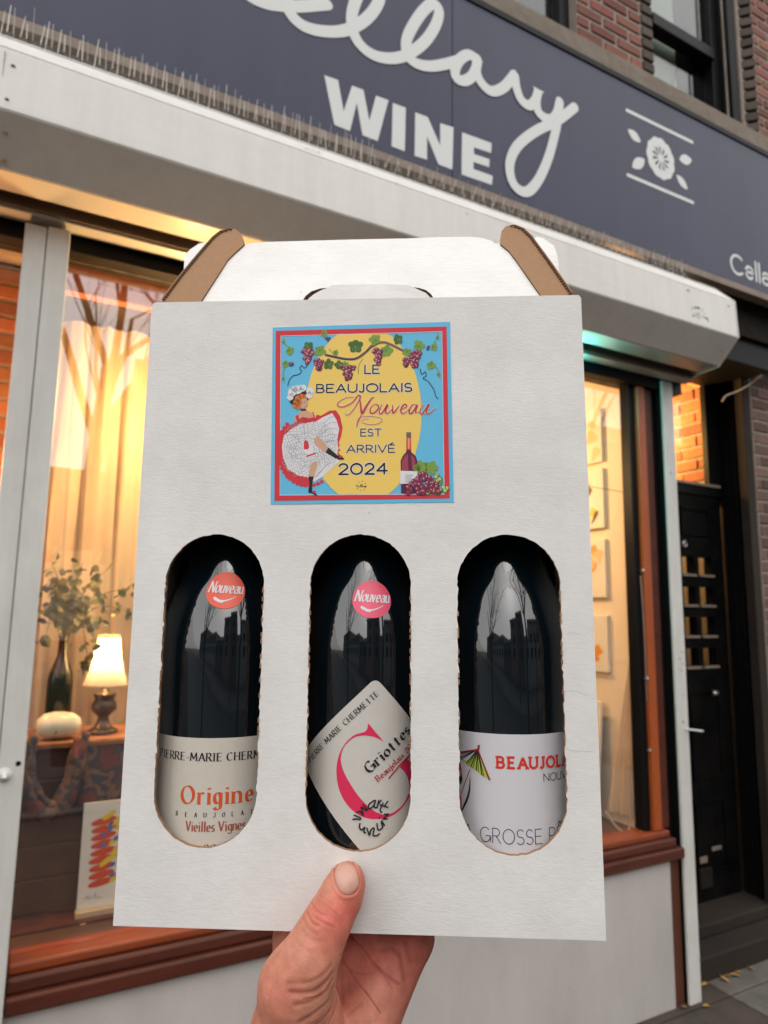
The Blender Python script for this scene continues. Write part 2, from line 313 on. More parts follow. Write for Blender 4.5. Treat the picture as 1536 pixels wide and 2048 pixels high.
# ------------------------------------------------------------------ stroke lettering
def arc(cx, cy, rx, ry, a0, a1, n=14):
    return [(cx + rx * math.cos(R(a0 + (a1 - a0) * i / n)), cy + ry * math.sin(R(a0 + (a1 - a0) * i / n))) for i in range(n + 1)]
X = 0.64
G = {
 'A': (.8, [[(0, 0), (.4, 1)], [(.4, 1), (.8, 0)], [(.14, .34), (.66, .34)]], 's..e'),
 'B': (.62, [[(0, 0), (0, 1)], [(0, 1), (.3, 1)] + arc(.3, .76, .24, .24, 90, -90) + [(0, .52)], [(0, .52), (.32, .52)] + arc(.32, .26, .28, .26, 90, -90) + [(0, 0)]]),
 'C': (.8, [arc(.45, .5, .43, .5, 48, 312, 22)]),
 'D': (.75, [[(0, 0), (0, 1)], [(0, 1), (.28, 1)] + arc(.28, .5, .44, .5, 90, -90) + [(0, 0)]]),
 'E': (.58, [[(0, 0), (0, 1)], [(0, 1), (.56, 1)], [(0, .52), (.48, .52)], [(0, 0), (.58, 0)]]),
 'G': (.86, [arc(.45, .5, .43, .5, 48, 350, 24), [(.5, .44), (.88, .44), (.88, .05)]]),
 'H': (.74, [[(0, 0), (0, 1)], [(.74, 0), (.74, 1)], [(0, .5), (.74, .5)]]),
 'I': (.08, [[(.04, 0), (.04, 1)]]),
 'J': (.4, [[(.36, 1), (.36, .25)] + arc(.18, .25, .18, .25, 0, -150)]),
 'L': (.52, [[(0, 0), (0, 1)], [(0, 0), (.52, 0)]]),
 'M': (.9, [[(0, 0), (.06, 1)], [(.06, 1), (.45, .2)], [(.45, .2), (.84, 1)], [(.84, 1), (.9, 0)]]),
 'N': (.76, [[(0, 0), (0, 1)], [(0, 1), (.76, 0)], [(.76, 0), (.76, 1)]]),
 'O': (.92, [arc(.46, .5, .46, .5, 90, 450, 28)]),
 'P': (.58, [[(0, 0), (0, 1)], [(0, 1), (.3, 1)] + arc(.3, .73, .27, .27, 90, -90) + [(0, .46)]]),
 'R': (.64, [[(0, 0), (0, 1)], [(0, 1), (.3, 1)] + arc(.3, .74, .26, .26, 90, -90) + [(0, .48)], [(.28, .48), (.64, 0)]]),
 'S': (.56, [arc(.28, .74, .26, .26, 35, 270) + arc(.28, .25, .28, .25, 80, -145)]),
 'T': (.7, [[(.35, 0), (.35, 1)], [(0, 1), (.7, 1)]]),
 'U': (.7, [[(0, 1), (0, .33)] + arc(.35, .33, .35, .33, 180, 360) + [(.7, 1)]]),
 'V': (.78, [[(0, 1), (.39, 0)], [(.39, 0), (.78, 1)]]),
 '2': (.58, [arc(.28, .71, .27, .29, 165, -38) + [(0, 0)], [(0, 0), (.58, 0)]]),
 '0': (.74, [arc(.37, .5, .37, .5, 90, 450, 24)]),
 '4': (.64, [[(.47, 0), (.47, 1)], [(.47, 1), (0, .3)], [(0, .3), (.64, .3)]]),
 '-': (.3, [[(0, .36), (.3, .36)]]),
 'a': (.5, [arc(.25, .19, .24, .19, 20, 380, 20), [(.5, 0), (.5, .42)] + arc(.27, .42, .23, .22, 0, 155, 10)]),
 'e': (.52, [[(.02, .34), (.5, .34)] + arc(.26, .32, .25, .32, 5, 318, 20)]),
 'g': (.5, [arc(.25, .34, .24, .3, 20, 380, 20), [(.5, X), (.5, -.12)] + arc(.26, -.12, .24, .2, 0, -160)]),
 'i': (.06, [[(.03, 0), (.03, X)], [(.03, .84), (.03, .93)]]),
 'j': (.14, [[(.12, X), (.12, -.14)] + arc(-.04, -.14, .16, .16, 0, -120), [(.12, .84), (.12, .93)]]),
 'l': (.06, [[(.03, 0), (.03, 1.04)]]),
 'n': (.48, [[(0, 0), (0, X)], [(0, .38)] + arc(.24, .4, .24, .24, 180, 0) + [(.48, 0)]]),
 'o': (.54, [arc(.27, .32, .27, .32, 90, 450, 22)]),
 'r': (.34, [[(0, 0), (0, X)], [(0, .36)] + arc(.22, .38, .22, .26, 180, 50)]),
 's': (.4, [[(x * .66 + .02, y * X) for x, y in arc(.28, .74, .26, .26, 35, 270) + arc(.28, .25, .28, .25, 80, -145)]]),
 't': (.36, [[(.12, .88), (.12, .16)] + arc(.26, .16, .14, .16, 180, 290), [(-.06, X), (.34, X)]]),
 'u': (.48, [[(0, X), (0, .24)] + arc(.24, .24, .24, .24, 180, 360), [(.48, X), (.48, 0)]]),
 'v': (.48, [[(0, X), (.24, 0)], [(.24, 0), (.48, X)]]),
 ' ': (.3, []),
}
G['É'] = (.58, G['E'][1] + [[(.2, 1.12), (.42, 1.3)]])
def ribbon(mb, pts, hw, fmap, off, mi=0, caps=True, rise=0):
    """pts: 2D polyline, hw: list of half widths, fmap(u,v,offset)->3D"""
    n = len(pts); L = []; Rr = []
    P = [Vector(p) for p in pts]
    for i in range(n):
        t = P[min(i + 1, n - 1)] - P[max(i - 1, 0)]
        if t.length < 1e-9: t = Vector((1, 0))
        t.normalize(); nn = Vector((-t.y, t.x)); k = 1
        if 0 < i < n - 1:
            a = (P[i] - P[i - 1]); b = (P[i + 1] - P[i])
            if a.length > 1e-9 and b.length > 1e-9:
                c = a.normalized().dot(b.normalized()); k = min(1.5, 1 / max(.5, math.sqrt(max(0, (1 + c) / 2))))
        L.append(P[i] + nn * hw[i] * k); Rr.append(P[i] - nn * hw[i] * k)
    vs = [fmap(p.x, p.y, off + rise * i) for i, p in enumerate(L)] + [fmap(p.x, p.y, off + rise * i) for i, p in enumerate(Rr)]
    fs = [(n + i, n + i + 1, i + 1, i) for i in range(n - 1)]
    mb.add(vs, fs, mi)
    if caps:
        for e in (0, n - 1):
            t = (P[1] - P[0]) if e == 0 else (P[n - 2] - P[n - 1])
            if t.length < 1e-9: continue
            t.normalize(); a0 = math.atan2(t.y, t.x) + math.pi / 2; r = hw[e]
            q = [P[e]] + [P[e] + Vector((math.cos(a0 + math.pi * j / 6), math.sin(a0 + math.pi * j / 6))) * r for j in range(7)]
            mb.add([fmap(p.x, p.y, off) for p in q], [(0, j + 1, j + 2) for j in range(6)], mi)
def densify(pts, d):
    out = [Vector(pts[0])]
    for a, b in zip(pts[:-1], pts[1:]):
        a = Vector(a); b = Vector(b); k = max(1, int((b - a).length / d))
        for i in range(1, k + 1): out.append(a + (b - a) * i / k)
    return out
def text(mb, s, p0, p1, h, fmap, w=.11, style='sans', shear=0, gap=.2, off=0.0002, mi=0, step=None, dz=4e-6):
    """letters of cap height h whose baseline runs from p0 to p1 in the 2D space of fmap"""
    pad = lambda c: (.13 if (style in ('serif', 'slab') and c in 'IiljJrtTPLEHNMB') else 0) + (.08 if style == 'serif' else 0)
    tot = sum(G[c][0] + gap + pad(c) for c in s) - gap
    p0 = Vector(p0); p1 = Vector(p1); d = (p1 - p0); ln = d.length; d.normalize(); nrm = Vector((-d.y, d.x))
    sx = ln / tot; x = 0; k = 0
    for c in s:
        x += pad(c) / 2
        for st in G[c][1]:
            pts = [p0 + d * ((x + a) * sx + shear * b * h) + nrm * (b * h) for a, b in st]
            if step: pts = densify(pts, step)
            n = len(pts); hw = []
            for i in range(n):
                t = (pts[min(i + 1, n - 1)] - pts[max(i - 1, 0)])
                if style in ('serif',):
                    th = math.atan2(t.dot(nrm), t.dot(d)) - R(18) - math.atan(shear)
                    hw.append(h * w * .5 * (.28 + .95 * abs(math.sin(th)) ** 1.5))
                else: hw.append(h * w * .5)
            ribbon(mb, pts, hw, fmap, off + k * dz, mi, caps=(style == 'sans')); k += 1
            if style in ('serif', 'slab') and len(st) >= 2:
                sw = (.17 if style == 'serif' else .2); hh = h * w * (.17 if style == 'serif' else .42)
                for e, nb in ((0, 1), (-1, -2)):
                    ax, ay = st[e]; bx, by = st[nb]
                    if abs(by - ay) > 1.2 * abs(bx - ax) and (ay in (0, 1, X, 1.04)) and abs(by - ay) > .12 and not (c in 'JVMN' and ay == 0 and style == 'serif' and c != 'N' and c != 'M'):
                        if c in 'AV' and abs(ax - .4) < .02: continue
                        q0 = p0 + d * ((x + ax) * sx + shear * ay * h - sw * sx * (1 if ay in (0, 1) else 1) * .9) + nrm * (ay * h)
                        q1 = p0 + d * ((x + ax) * sx + shear * ay * h + sw * sx * (.9 if ay in (0, 1) else .1)) + nrm * (ay * h)
                        ribbon(mb, [q0, (q0 + q1) / 2, q1], [hh] * 3, fmap, off + k * dz, mi, caps=False); k += 1
        x += G[c][0] + gap + pad(c) / 2
def poly(mb, pts, fmap, off=0.0001, mi=0):
    mb.add([fmap(p[0], p[1], off) for p in pts], [tuple(range(len(pts)))], mi)
def ell(cx, cy, rx, ry, n=20, rot=0, wob=0, k=0):
    out = []
    for i in range(n):
        a = 2 * math.pi * i / n; r = 1 + wob * math.sin(k * a)
        x, y = rx * r * math.cos(a), ry * r * math.sin(a); c, s_ = math.cos(R(rot)), math.sin(R(rot))
        out.append((cx + x * c - y * s_, cy + x * s_ + y * c))
    return out

# ================================================================== GROUND AND STREET
g = MB(); g.box(-300, 300, -300, 300, -0.30, -0.16); struct('ground', g, M_concrete)
g = MB(); g.box(-60, 60, -11.5, -1.6, -0.16, -0.13); struct('road', g, M_road)
g = MB(); g.box(-60, 60, -1.6, 1.962, -0.16, -0.004); g.box(-60, 60, 1.962, 2.6, -0.16, -0.006)
pave = struct('pavement', g, M_dark)
g = MB(); g.box(-60, 60, -1.76, -1.6, -0.16, 0.0); struct('kerb', g, M_concrete, bevel=.01)
g = MB(); g.box(-60, 60, -15, -11.5, -0.16, 0.0); struct('far_pavement', g, M_concrete)
def slab(x0, x1, y0, y1, m):
    b = MB(); b.box(x0 + .004, x1 - .004, y0 + .004, y1 - .004, -0.05, 0); obj('paving_slab', b, m, pave, bevel=.004)
for i in range(-2, 4):
    xx = 2.665 + (i - 2) * 1.35
    for j in range(3):
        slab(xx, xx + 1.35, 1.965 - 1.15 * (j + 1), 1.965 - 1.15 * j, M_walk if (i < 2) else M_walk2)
    slab(xx, xx + 1.35, 1.965, 2.30, M_walk if i < 2 else M_walk2)

# ================================================================== SHOP INTERIOR (setting)
g = MB(); g.box(-2.4, 2.33, 2.62, 6.0, -0.02, 0.0); struct('shop_floor', g, M_floor)
g = MB(); g.box(-2.4, 2.33, 2.10, 2.62, 0.60, 0.645); struct('window_ledge', g, M_floor, bevel=.006)
g = MB(); g.box(-2.4, 2.33, 2.58, 2.62, 0.0, 0.60); struct('window_ledge_front', g, M_darkwood)
g = MB(); g.box(-2.4, 2.33, 2.08, 6.0, 2.90, 2.95); struct('shop_ceiling', g, M_ceil)
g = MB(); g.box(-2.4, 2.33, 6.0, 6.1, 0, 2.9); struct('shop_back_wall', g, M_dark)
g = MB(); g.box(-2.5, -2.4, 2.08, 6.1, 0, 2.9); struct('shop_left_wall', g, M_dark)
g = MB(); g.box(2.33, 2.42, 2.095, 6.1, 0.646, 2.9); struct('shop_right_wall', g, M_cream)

def brick_rows(parent, src, plane, fixed, u0, u1, z0, z1, L, Hh, jt, name='brick', limit=300, start=0.0, depth=.02):
    """running-bond bricks sharing one mesh. plane 'Y': wall at constant Y running in X; plane 'X': constant X running in Y"""
    n = 0; r = 0; z = z0
    while z + Hh < z1 + 1e-6:
        u = u0 - (L + jt) * (0.5 if r % 2 else 0) - start
        while u < u1:
            a = max(u, u0); b = min(u + L, u1)
            if b - a > .02 and n < limit:
                c = (a + b) / 2; jit = random.uniform(-.002, .0025)
                loc = (c, fixed + jit, z + Hh / 2) if plane == 'Y' else (fixed + jit, c, z + Hh / 2)
                inst(src, name, parent, loc, rot=(random.uniform(-.006, .006), random.uniform(-.01, .01), (0 if plane == 'Y' else math.pi / 2)),
                     scale=((b - a) / L, 1, random.uniform(.94, 1.02))); n += 1
            u += L + jt
        z += Hh + jt; r += 1
    return n
def brick_src(L, Hh, m, d=.05):
    """one bevelled brick mesh, used by every brick of a wall"""
    b = MB(); b.box(-L / 2, L / 2, -d / 2, d / 2, -Hh / 2, Hh / 2)
    me = bpy.data.meshes.new('brick'); me.from_pydata(b.v, [], b.f); me.materials.append(m)
    bm = bmesh.new(); bm.from_mesh(me); bmesh.ops.bevel(bm, geom=bm.edges[:], offset=.004, segments=1, affect='EDGES')
    for v in bm.verts: v.co += Vector(noise.noise_vector(v.co * 30)) * .0015
    bm.to_mesh(me); bm.free()
    class S: data = me
    return S

# brick partition beyond the neighbouring pane, on the far left
t = thing('brick_partition', 'warm lit bare brick wall seen through the glass left of the thick white post', 'brick wall', (-0.8, 2.9, 0.65))
b = MB(); b.box(-1.6, -0.06, 2.93, 3.05, 0.0, 2.88); obj('mortar_backing', b, M_mortar, t)
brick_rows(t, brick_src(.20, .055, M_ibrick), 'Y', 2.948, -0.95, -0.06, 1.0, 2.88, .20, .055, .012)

# ================================================================== STOREFRONT WALLS AND FRAMES
sf = thing('storefront', 'shop front with brick red painted window frame above a cream panel', 'shop front', (1.2, 2.05, 0))
b = MB(); b.box(-2.4, 2.388, 2.0, 2.04, 0.0, 0.555); obj('bulkhead_panel', b, M_panelw, sf, bevel=.003)
b = MB(); b.box(0.026, 2.450, 1.975, 2.05, 0.556, 0.598)
obj('sill_lower_moulding', b, M_maroon, sf, bevel=.006)
b = MB(); b.box(0.026, 2.42, 1.99, 2.07, 0.599, 0.636); obj('sill_middle_moulding', b, M_maroon, sf, bevel=.008)
b = MB(); b.box(0.026, 2.40, 2.003, 2.09, 0.637, 0.664); obj('sill_top_rail', b, M_redwood, sf, bevel=.007)
b = MB(); b.box(-2.4, -0.09, 1.99, 2.09, 0.556, 0.664); obj('sill_rail', b, M_maroon, sf, bevel=.006)
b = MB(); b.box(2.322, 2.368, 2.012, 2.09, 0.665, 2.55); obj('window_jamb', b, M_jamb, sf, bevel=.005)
b = MB(); b.box(2.369, 2.424, 2.025, 2.09, 0.665, 2.55); obj('window_jamb', b, M_maroon, sf, bevel=.004)
b = MB(); b.box(2.389, 2.4495, 2.008, 2.06, 0.0, 0.5555); obj('corner_stile', b, mat('brown_painted_stile', (.11, .032, .014), .5, noise_=(6, .5, (.075, .022, .011))), sf, bevel=.004)
b = MB(); b.box(2.286, 2.3215, 2.03, 2.085, 0.665, 2.55); obj('dark_inner_frame', b, M_black, sf, bevel=.004)
b = MB(); b.box(-2.4, 2.60, 2.0, 2.07, 2.545, 2.60); obj('window_head', b, M_black, sf)
b = MB(); b.box(-2.4, 2.56, 2.072, 2.12, 2.56, 2.90); obj('window_head_backing', b, M_black, sf)
b = MB(); b.box(-0.045, 0.015, 2.042, 2.085, 0.665, 2.544); obj('window_mullion', b, M_black, sf)
b = MB(); b.box(0.0152, 2.3214, 2.055, 2.061, 0.6645, 2.544); obj('window_pane', b, M_pane, sf)
b = MB(); b.box(-2.4, -0.0455, 2.055, 2.061, 0.6645, 2.544); obj('window_pane', b, M_pane, sf)
b = MB()
for z, y in ((1.27, 2.022), (1.72, 2.022), (0.98, 2.024)):
    b.tube([(2.312, y, z), (2.312, y - .012, z + .004)], .006, 8)
b.tube([(2.31, 2.024, 1.70), (2.311, 2.016, 1.45), (2.314, 2.02, 1.18)], .0022, 6)
obj('frame_hook', b, M_spike, sf)

# shutter guides = the two white posts
t = thing('shutter_guide_post', 'wide white painted shutter post standing at the left of the window', 'post', (-0.03, 2.0, 0), group='white shutter guide posts')
b = MB(); b.box(-0.088, -0.034, 1.955, 1.998, 0.0, 2.575); obj('channel', b, M_post, t, bevel=.004)
b = MB(); b.box(-0.0325, 0.024, 1.950, 1.998, 0.0, 2.578); obj('channel', b, M_post, t, bevel=.004)
b = MB(); b.lathe([(0, -.004), (.016, -.004), (.018, 0), (.014, .005), (.006, .006), (.006, .03), (0, .032)], (0, 0, 0), 16)
k = obj('bolt', b, M_post, t, smooth=True, local=True); k.rotation_euler = (R(90), 0, 0); k.location = (0.012, -0.05, 1.128)
b = MB(); b.tube([(0.010, 1.951, 1.153), (0.010, 1.9485, 1.153)], .006, 10); obj('bolt_hole', b, M_black, t)
t = thing('shutter_guide_post', 'narrow white shutter post with a bolt, between the window and the black door', 'post', (2.5, 2.0, 0), group='white shutter guide posts')
b = MB(); b.box(2.452, 2.520, 1.985, 1.998, 0.0, 2.585); obj('channel', b, M_post, t, bevel=.003)
b = MB(); b.box(2.4505, 2.52, 1.9985, 2.05, 0.0, 2.585); obj('inner_channel', b, M_black, t, bevel=.003)
b = MB(); b.box(2.426, 2.4495, 2.03, 2.09, 0.0, 2.55); obj('dark_channel', b, M_black, t)
b = MB(); b.tube([(2.495, 1.986, 1.06), (2.525, 1.95, 1.058), (2.545, 1.935, 1.055)], .0045, 8); obj('latch_pin', b, M_post, t, smooth=True)
b = MB()
for x, z, r in ((2.485, 1.09, .004), (2.49, 1.30, .003), (2.483, 1.35, .003), (2.50, 1.38, .003), (2.492, 1.20, .002), (2.50, 1.33, .0025), (2.478, 1.31, .002), (2.48, 2.16, .004)):
    b = MB(); b.tube([(x, 1.9855, z), (x, 1.9835, z)], r, 8); obj('rust_pock', b, M_rail, t)

# ------------------------------------------------------------------ shutter housing
sh = thing('shutter_housing', 'long white metal roller shutter box running above the shop window', 'shutter box', (0.8, 1.85, 2.62))
XL, XR = -1.6, 2.60
def extr(name, prof, m, x0=XL, x1=XR, parent=sh, bevel=.003):
    b = MB(); b.prism([(x0, y, z) for y, z in prof], (x1 - x0, 0, 0)); return obj(name, b, m, parent, bevel=bevel)
# separate sheets so that the seams are real
extr('front_sheet', [(1.716, 2.883), (1.709, 2.718), (1.714, 2.716), (1.721, 2.881)], M_white)
extr('upper_sheet', [(1.800, 2.975), (1.7155, 2.8845), (1.7205, 2.8825), (1.803, 2.970)], M_white)
extr('lower_sheet', [(1.7095, 2.7165), (1.807, 2.620), (1.810, 2.625), (1.7145, 2.7185)], M_white)
M_soffit = mat('shutter_soffit_gloss', (0.60, 0.58, 0.54), 0.22, spec=0.9, noise_=(1.5, .5, (.52, .50, .46)))
extr('soffit_sheet', [(1.8075, 2.6195), (1.897, 2.6165), (1.897, 2.622), (1.811, 2.6245)], M_soffit)
extr('top_sheet', [(1.800, 2.9755), (2.0, 2.985), (2.0, 2.989), (1.799, 2.981)], M_white)
extr('slot_back', [(1.8975, 2.6165), (1.8985, 2.66), (1.96, 2.66), (1.93, 2.60), (1.945, 2.598), (1.962, 2.66), (1.966, 2.67), (1.892, 2.67)], M_trim, bevel=0)
extr('shutter_bottom_bar', [(1.936, 2.592), (1.975, 2.586), (1.995, 2.592), (1.995, 2.60), (1.96, 2.602), (1.937, 2.60)], M_soffit)
b = MB(); b.prism([(XR, y, z) for y, z in [(1.80, 2.978), (1.7135, 2.8835), (1.7065, 2.717), (1.806, 2.617), (1.93, 2.612), (2.0, 2.612), (2.0, 2.99)]], (.004, 0, 0))
obj('end_cap', b, M_white, sh)
b = MB()
for x, y, z in ((2.555, 1.7155, 2.85), (2.555, 1.758, 2.668), (2.54, 1.84, 2.617), (2.30, 1.7155, 2.86), (1.2, 1.7185, 2.862), (-.135, 1.7148, 2.84), (-.14, 1.7115, 2.745), (-.14, 1.745, 2.682), (-.14, 1.79, 2.636)):
    b = MB(); b.lathe([(0, .003), (.004, .002), (.006, -.002)], (x, y, z), 8); obj('rivet', b, M_trim, sh)
b = MB(); b.box(-.155, -.1535, 1.7125, 1.7165, 2.73, 2.87); obj('sheet_seam', b, M_trim, sh)
b = MB()     # old sticker residue near the right end
for k in range(26):
    x = 2.31 + random.random() * .10; z = 2.742 + random.random() * .05 * (1 if x < 2.39 else .4); s = random.uniform(.003, .011)
    y = 1.709 + (z - 2.718) * .0424 - .0007
    b.add([(x, y, z), (x + s, y, z + s * .2), (x + s * .8, y, z + s), (x - s * .2, y, z + s * .7)], [(0, 1, 2, 3)])
obj('sticker_residue', b, M_rail, sh)
b = MB()
for k in range(16):
    x = .62 + random.random() * .06; z = 2.90 + random.random() * .03; y = 1.7155 + (z - 2.8845) * .93 - .0010; s = random.uniform(.002, .006)
    b.add([(x, y, z), (x + s, y, z), (x + s, y + s * .9, z + s), (x, y + s * .9, z + s)], [(0, 1, 2, 3)])
obj('flaked_patch', b, M_rail, sh)

# bird spikes on top of the housing
sp = thing('bird_spikes', 'strip of thin metal bird spikes along the top of the white shutter box', 'bird spikes', (0.9, 1.82, 2.98))
b = MB(); b.box(-1.0, 2.46, 1.812, 1.846, 2.983, 2.991)
for i in range(110):
    x = -0.98 + i * .0312; b.box(x, x + .019, 1.814, 1.842, 2.9915, 3.004)
obj('base_rail', b, M_rail, sp)
s1 = MB(); s1.tube([(0, 0, 0), (0, 0, .06), (0.0, -.001, .118)], [.0013, .0012, .0008], 5)
smesh = bpy.data.meshes.new('spike'); smesh.from_pydata([tuple(v) for v in s1.v], [], s1.f); smesh.materials.append(M_spike)
class _S: data = smesh
for i in range(230):
    x = -0.97 + i * .0149
    tilt = (-.10, .16, .02)[i % 3] + random.uniform(-.05, .05)
    if x > .9: tilt *= 1.9
    inst(_S, 'spike', sp, (x, (1.822, 1.838)[i % 2], 2.995), rot=(tilt, (.02, -.05, .14)[i % 3] * (2.2 if x > .9 else .5) + random.uniform(-.05, .05), 0), scale=(1, 1, random.uniform(.62, .84) * (.78 if x > .9 else 1)))
b = MB()   # dead leaves caught in the spikes
for k in range(22):
    x = random.choice([random.uniform(-.1, .35), random.uniform(.3, 2.3)]); b.add([(x, 1.815, 2.994), (x + .022, 1.812, 2.998), (x + .03, 1.828, 3.012), (x + .008, 1.83, 3.008)], [(0, 1, 2, 3)])
o = tag(obj('leaf_litter', b, M_yleaf), 'dry brown leaves caught among the bird spikes', 'dead leaves'); o['kind'] = 'stuff'

# ------------------------------------------------------------------ fascia sign
YS = 1.90
sg = thing('shop_sign', 'long navy blue fascia sign with white script and the word WINE', 'sign', (1.2, YS, 3.1))
b = MB(); b.box(-2.5, 1.262, YS, YS + .03, 3.128, 3.905); obj('sign_panel', b, M_navy, sg, bevel=.0015)
b = MB(); b.box(1.265, 5.2, YS, YS + .03, 3.128, 3.905); obj('sign_panel', b, M_navy, sg, bevel=.0015)
b = MB(); b.box(-2.5, 5.2, YS - .006, YS + .05, 3.906, 3.935); obj('top_trim', b, M_black, sg, bevel=.002)
b = MB(); b.box(-2.5, 5.2, YS - .002, YS + .05, 3.094, 3.127); obj('bottom_trim', b, M_trim, sg, bevel=.002)
b = MB(); b.box(-2.5, 5.2, YS + .051, 2.05, 3.12, 3.93); obj('sign_casing', b, M_dark, sg)
def fS(u, v, o): return (u, YS - .0012 - o, v)
def S2(px, py):
    p = onY(px, py, YS); return (p.x, p.z)
def sc4(x, y): return S2(560 + x / 2.4, y / 2.4)
b = MB()
for P_ in ([(212, 362), (278, 385), (305, 535), (345, 412), (400, 432), (428, 580), (460, 460), (520, 482), (468, 678), (395, 650), (368, 495), (335, 630), (260, 600)],
           [(540, 495), (603, 518), (598, 727), (535, 703)],
           [(648, 540), (708, 562), (768, 700), (768, 592), (832, 612), (826, 815), (760, 790), (705, 655), (705, 768), (645, 748)],
           [(873, 636), (1015, 688), (1012, 735), (930, 708), (930, 740), (1005, 765), (1003, 803), (928, 778), (928, 812), (1020, 845), (1016, 888), (870, 838)]):
    poly(b, [sc4(*q) for q in P_], fS, 0)
obj('wine_lettering', b, M_vinylw, sg)
def smooth_path(pts, n=6):
    P_ = [Vector(p) for p in pts]; P_ = [P_[0] * 2 - P_[1]] + P_ + [P_[-1] * 2 - P_[-2]]; out = []
    for i in range(1, len(P_) - 2):
        for k in range(n):
            t = k / n; a, b_, c, d = P_[i - 1:i + 3]
            out.append(.5 * ((2 * b_) + (c - a) * t + (2 * a - 5 * b_ + 4 * c - d) * t * t + (3 * b_ - a - 3 * c + d) * t ** 3))
    out.append(P_[-2]); return out
b = MB(); HW = .0215
paths = [
 [(-330, -240), (-300, -330), (-200, -300), (-150, -190), (-180, -60), (-90, 10), (60, 32), (225, 22)],
 [(35, -60), (33, 10), (55, 75), (120, 130), (220, 153), (320, 145), (410, 95), (468, 20), (480, -50), (440, -80), (385, -40), (348, 50), (345, 130), (375, 205), (440, 262), (520, 282), (600, 268), (685, 210), (742, 130), (762, 55), (735, 20), (690, 50), (640, 120), (606, 195), (608, 262), (650, 305), (720, 320), (800, 308), (862, 290)],
 [(945, 285), (905, 265), (865, 285), (840, 330), (845, 375), (880, 390), (918, 370), (940, 325), (946, 282), (940, 340), (965, 400), (1015, 440), (1070, 422), (1110, 378), (1124, 365), (1132, 420), (1155, 480), (1195, 508), (1225, 480), (1238, 432), (1228, 490), (1242, 545), (1290, 575), (1322, 555), (1340, 490)],
 [(1340, 490), (1334, 560), (1318, 640), (1285, 760), (1238, 865), (1185, 922), (1135, 905), (1105, 850), (1103, 775), (1140, 700), (1225, 632), (1330, 580), (1412, 517)]]
for i, pth in enumerate(paths):
    pp = smooth_path([sc4(*q) for q in pth]); ribbon(b, pp, [HW] * len(pp), fS, .0002 + .0007 * i, rise=6e-6)
obj('script_lettering', b, M_vinylw, sg)
def sc3(x, y): return S2(1230 + x / 4.45, 180 + y / 4.45)
b = MB()
for q in ([(105, 182), (685, 465)], [(112, 757), (692, 1003)]):
    pp = densify([sc3(*a) for a in q], .05); ribbon(b, pp, [.0085] * len(pp), fS, 0)
for c0, c1, w in (((112, 352), (228, 465), .024), ((262, 618), (152, 690), .026), ((570, 620), (682, 622), .026), ((545, 755), (645, 888), .022)):
    A_ = Vector(sc3(*c0)); B_ = Vector(sc3(*c1)); d_ = B_ - A_; n_ = Vector((-d_.y, d_.x)).normalized()
    pp = [A_ + d_ * t + n_ * w * math.sin(math.pi * t) ** .8 for t in [i / 8 for i in range(9)]] + [A_ + d_ * t - n_ * w * math.sin(math.pi * t) ** .8 for t in [i / 8 for i in range(7, 0, -1)]]
    poly(b, pp, fS, 0)
cxy = Vector(sc3(405, 610)); 
ex_ = (Vector(sc3(535, 640)) - Vector(sc3(275, 560))).length / 2; ey_ = (Vector(sc3(350, 425)) - Vector(sc3(460, 785))).length / 2
ex_, ey_ = .088, .098
n = 60
for i in range(n):     # scalloped flower ring
    a0, a1 = 2 * math.pi * i / n, 2 * math.pi * (i + 1) / n
    def ro(a): return 1 + .07 * abs(math.sin(a * 5.5))
    def ri(a): return .62 + .08 * math.sin(a * 11)
    q = [(cxy.x + ex_ * f * math.cos(a), cxy.y + ey_ * f * math.sin(a)) for a, f in ((a0, ri(a0)), (a0, ro(a0)), (a1, ro(a1)), (a1, ri(a1)))]
    poly(b, q, fS, 0)
for i in range(11):
    a = 2 * math.pi * i / 11 + .2; r0, r1 = .16, .68
    pp = [Vector((cxy.x + ex_ * r * math.cos(a), cxy.y + ey_ * r * math.sin(a))) for r in (r0, (r0 + r1) / 2, r1)]
    ribbon(b, pp, [.003, .006, .009], fS, .0003, caps=False)
poly(b, ell(cxy.x, cxy.y, .02, .02, 12), fS, .0004)
obj('flower_emblem', b, M_vinylw, sg)
b = MB(); text(b, 'Cella', (2.868, 3.176), (3.17, 3.176), .095, fS, w=.15, gap=.17); text(b, 'ry', (3.20, 3.176), (3.27, 3.176), .095, fS, w=.15) if 'y' in G else None
obj('small_lettering', b, M_vinylw, sg)

# ================================================================== UPPER BRICK FACADE
up = thing('brick_building', 'red brick upper storey with dark sash windows above the navy sign', 'building', (2.4, 2.1, 3.94))
b = MB(); b.box(2.085, 2.602, 2.075, 2.5, 3.99, 6.6); b.box(3.275, 5.5, 2.075, 2.5, 3.99, 6.6); b.box(-2.5, 1.12, 2.075, 2.5, 3.99, 6.6)
b.box(1.12, 2.085, 2.3, 2.5, 3.99, 6.6, 1); b.box(2.602, 3.275, 2.3, 2.5, 3.99, 6.6, 1)
obj('mortar_wall', b, [M_mortar, M_dark], up)
b = MB(); b.box(-2.5, 5.5, 1.955, 2.30, 3.936, 4.10); obj('stone_band', b, M_beige, up, bevel=.006)
bs = brick_src(.158, .048, M_brick)
brick_rows(up, bs, 'Y', 2.093, 2.088, 2.515, 4.108, 5.3, .158, .048, .0175, limit=90)
brick_rows(up, bs, 'Y', 2.093, 3.44, 4.2, 4.108, 5.4, .158, .048, .0175, limit=110)
# quoins at the window openings: dark bricks end-on
bq = brick_src(.075, .050, M_dbrick)
z = 4.115
while z < 5.3:
    inst(bq, 'quoin_brick', up, (2.562, 2.086, z + .026), rot=(0, 0, random.uniform(-.02, .02))); z += .066
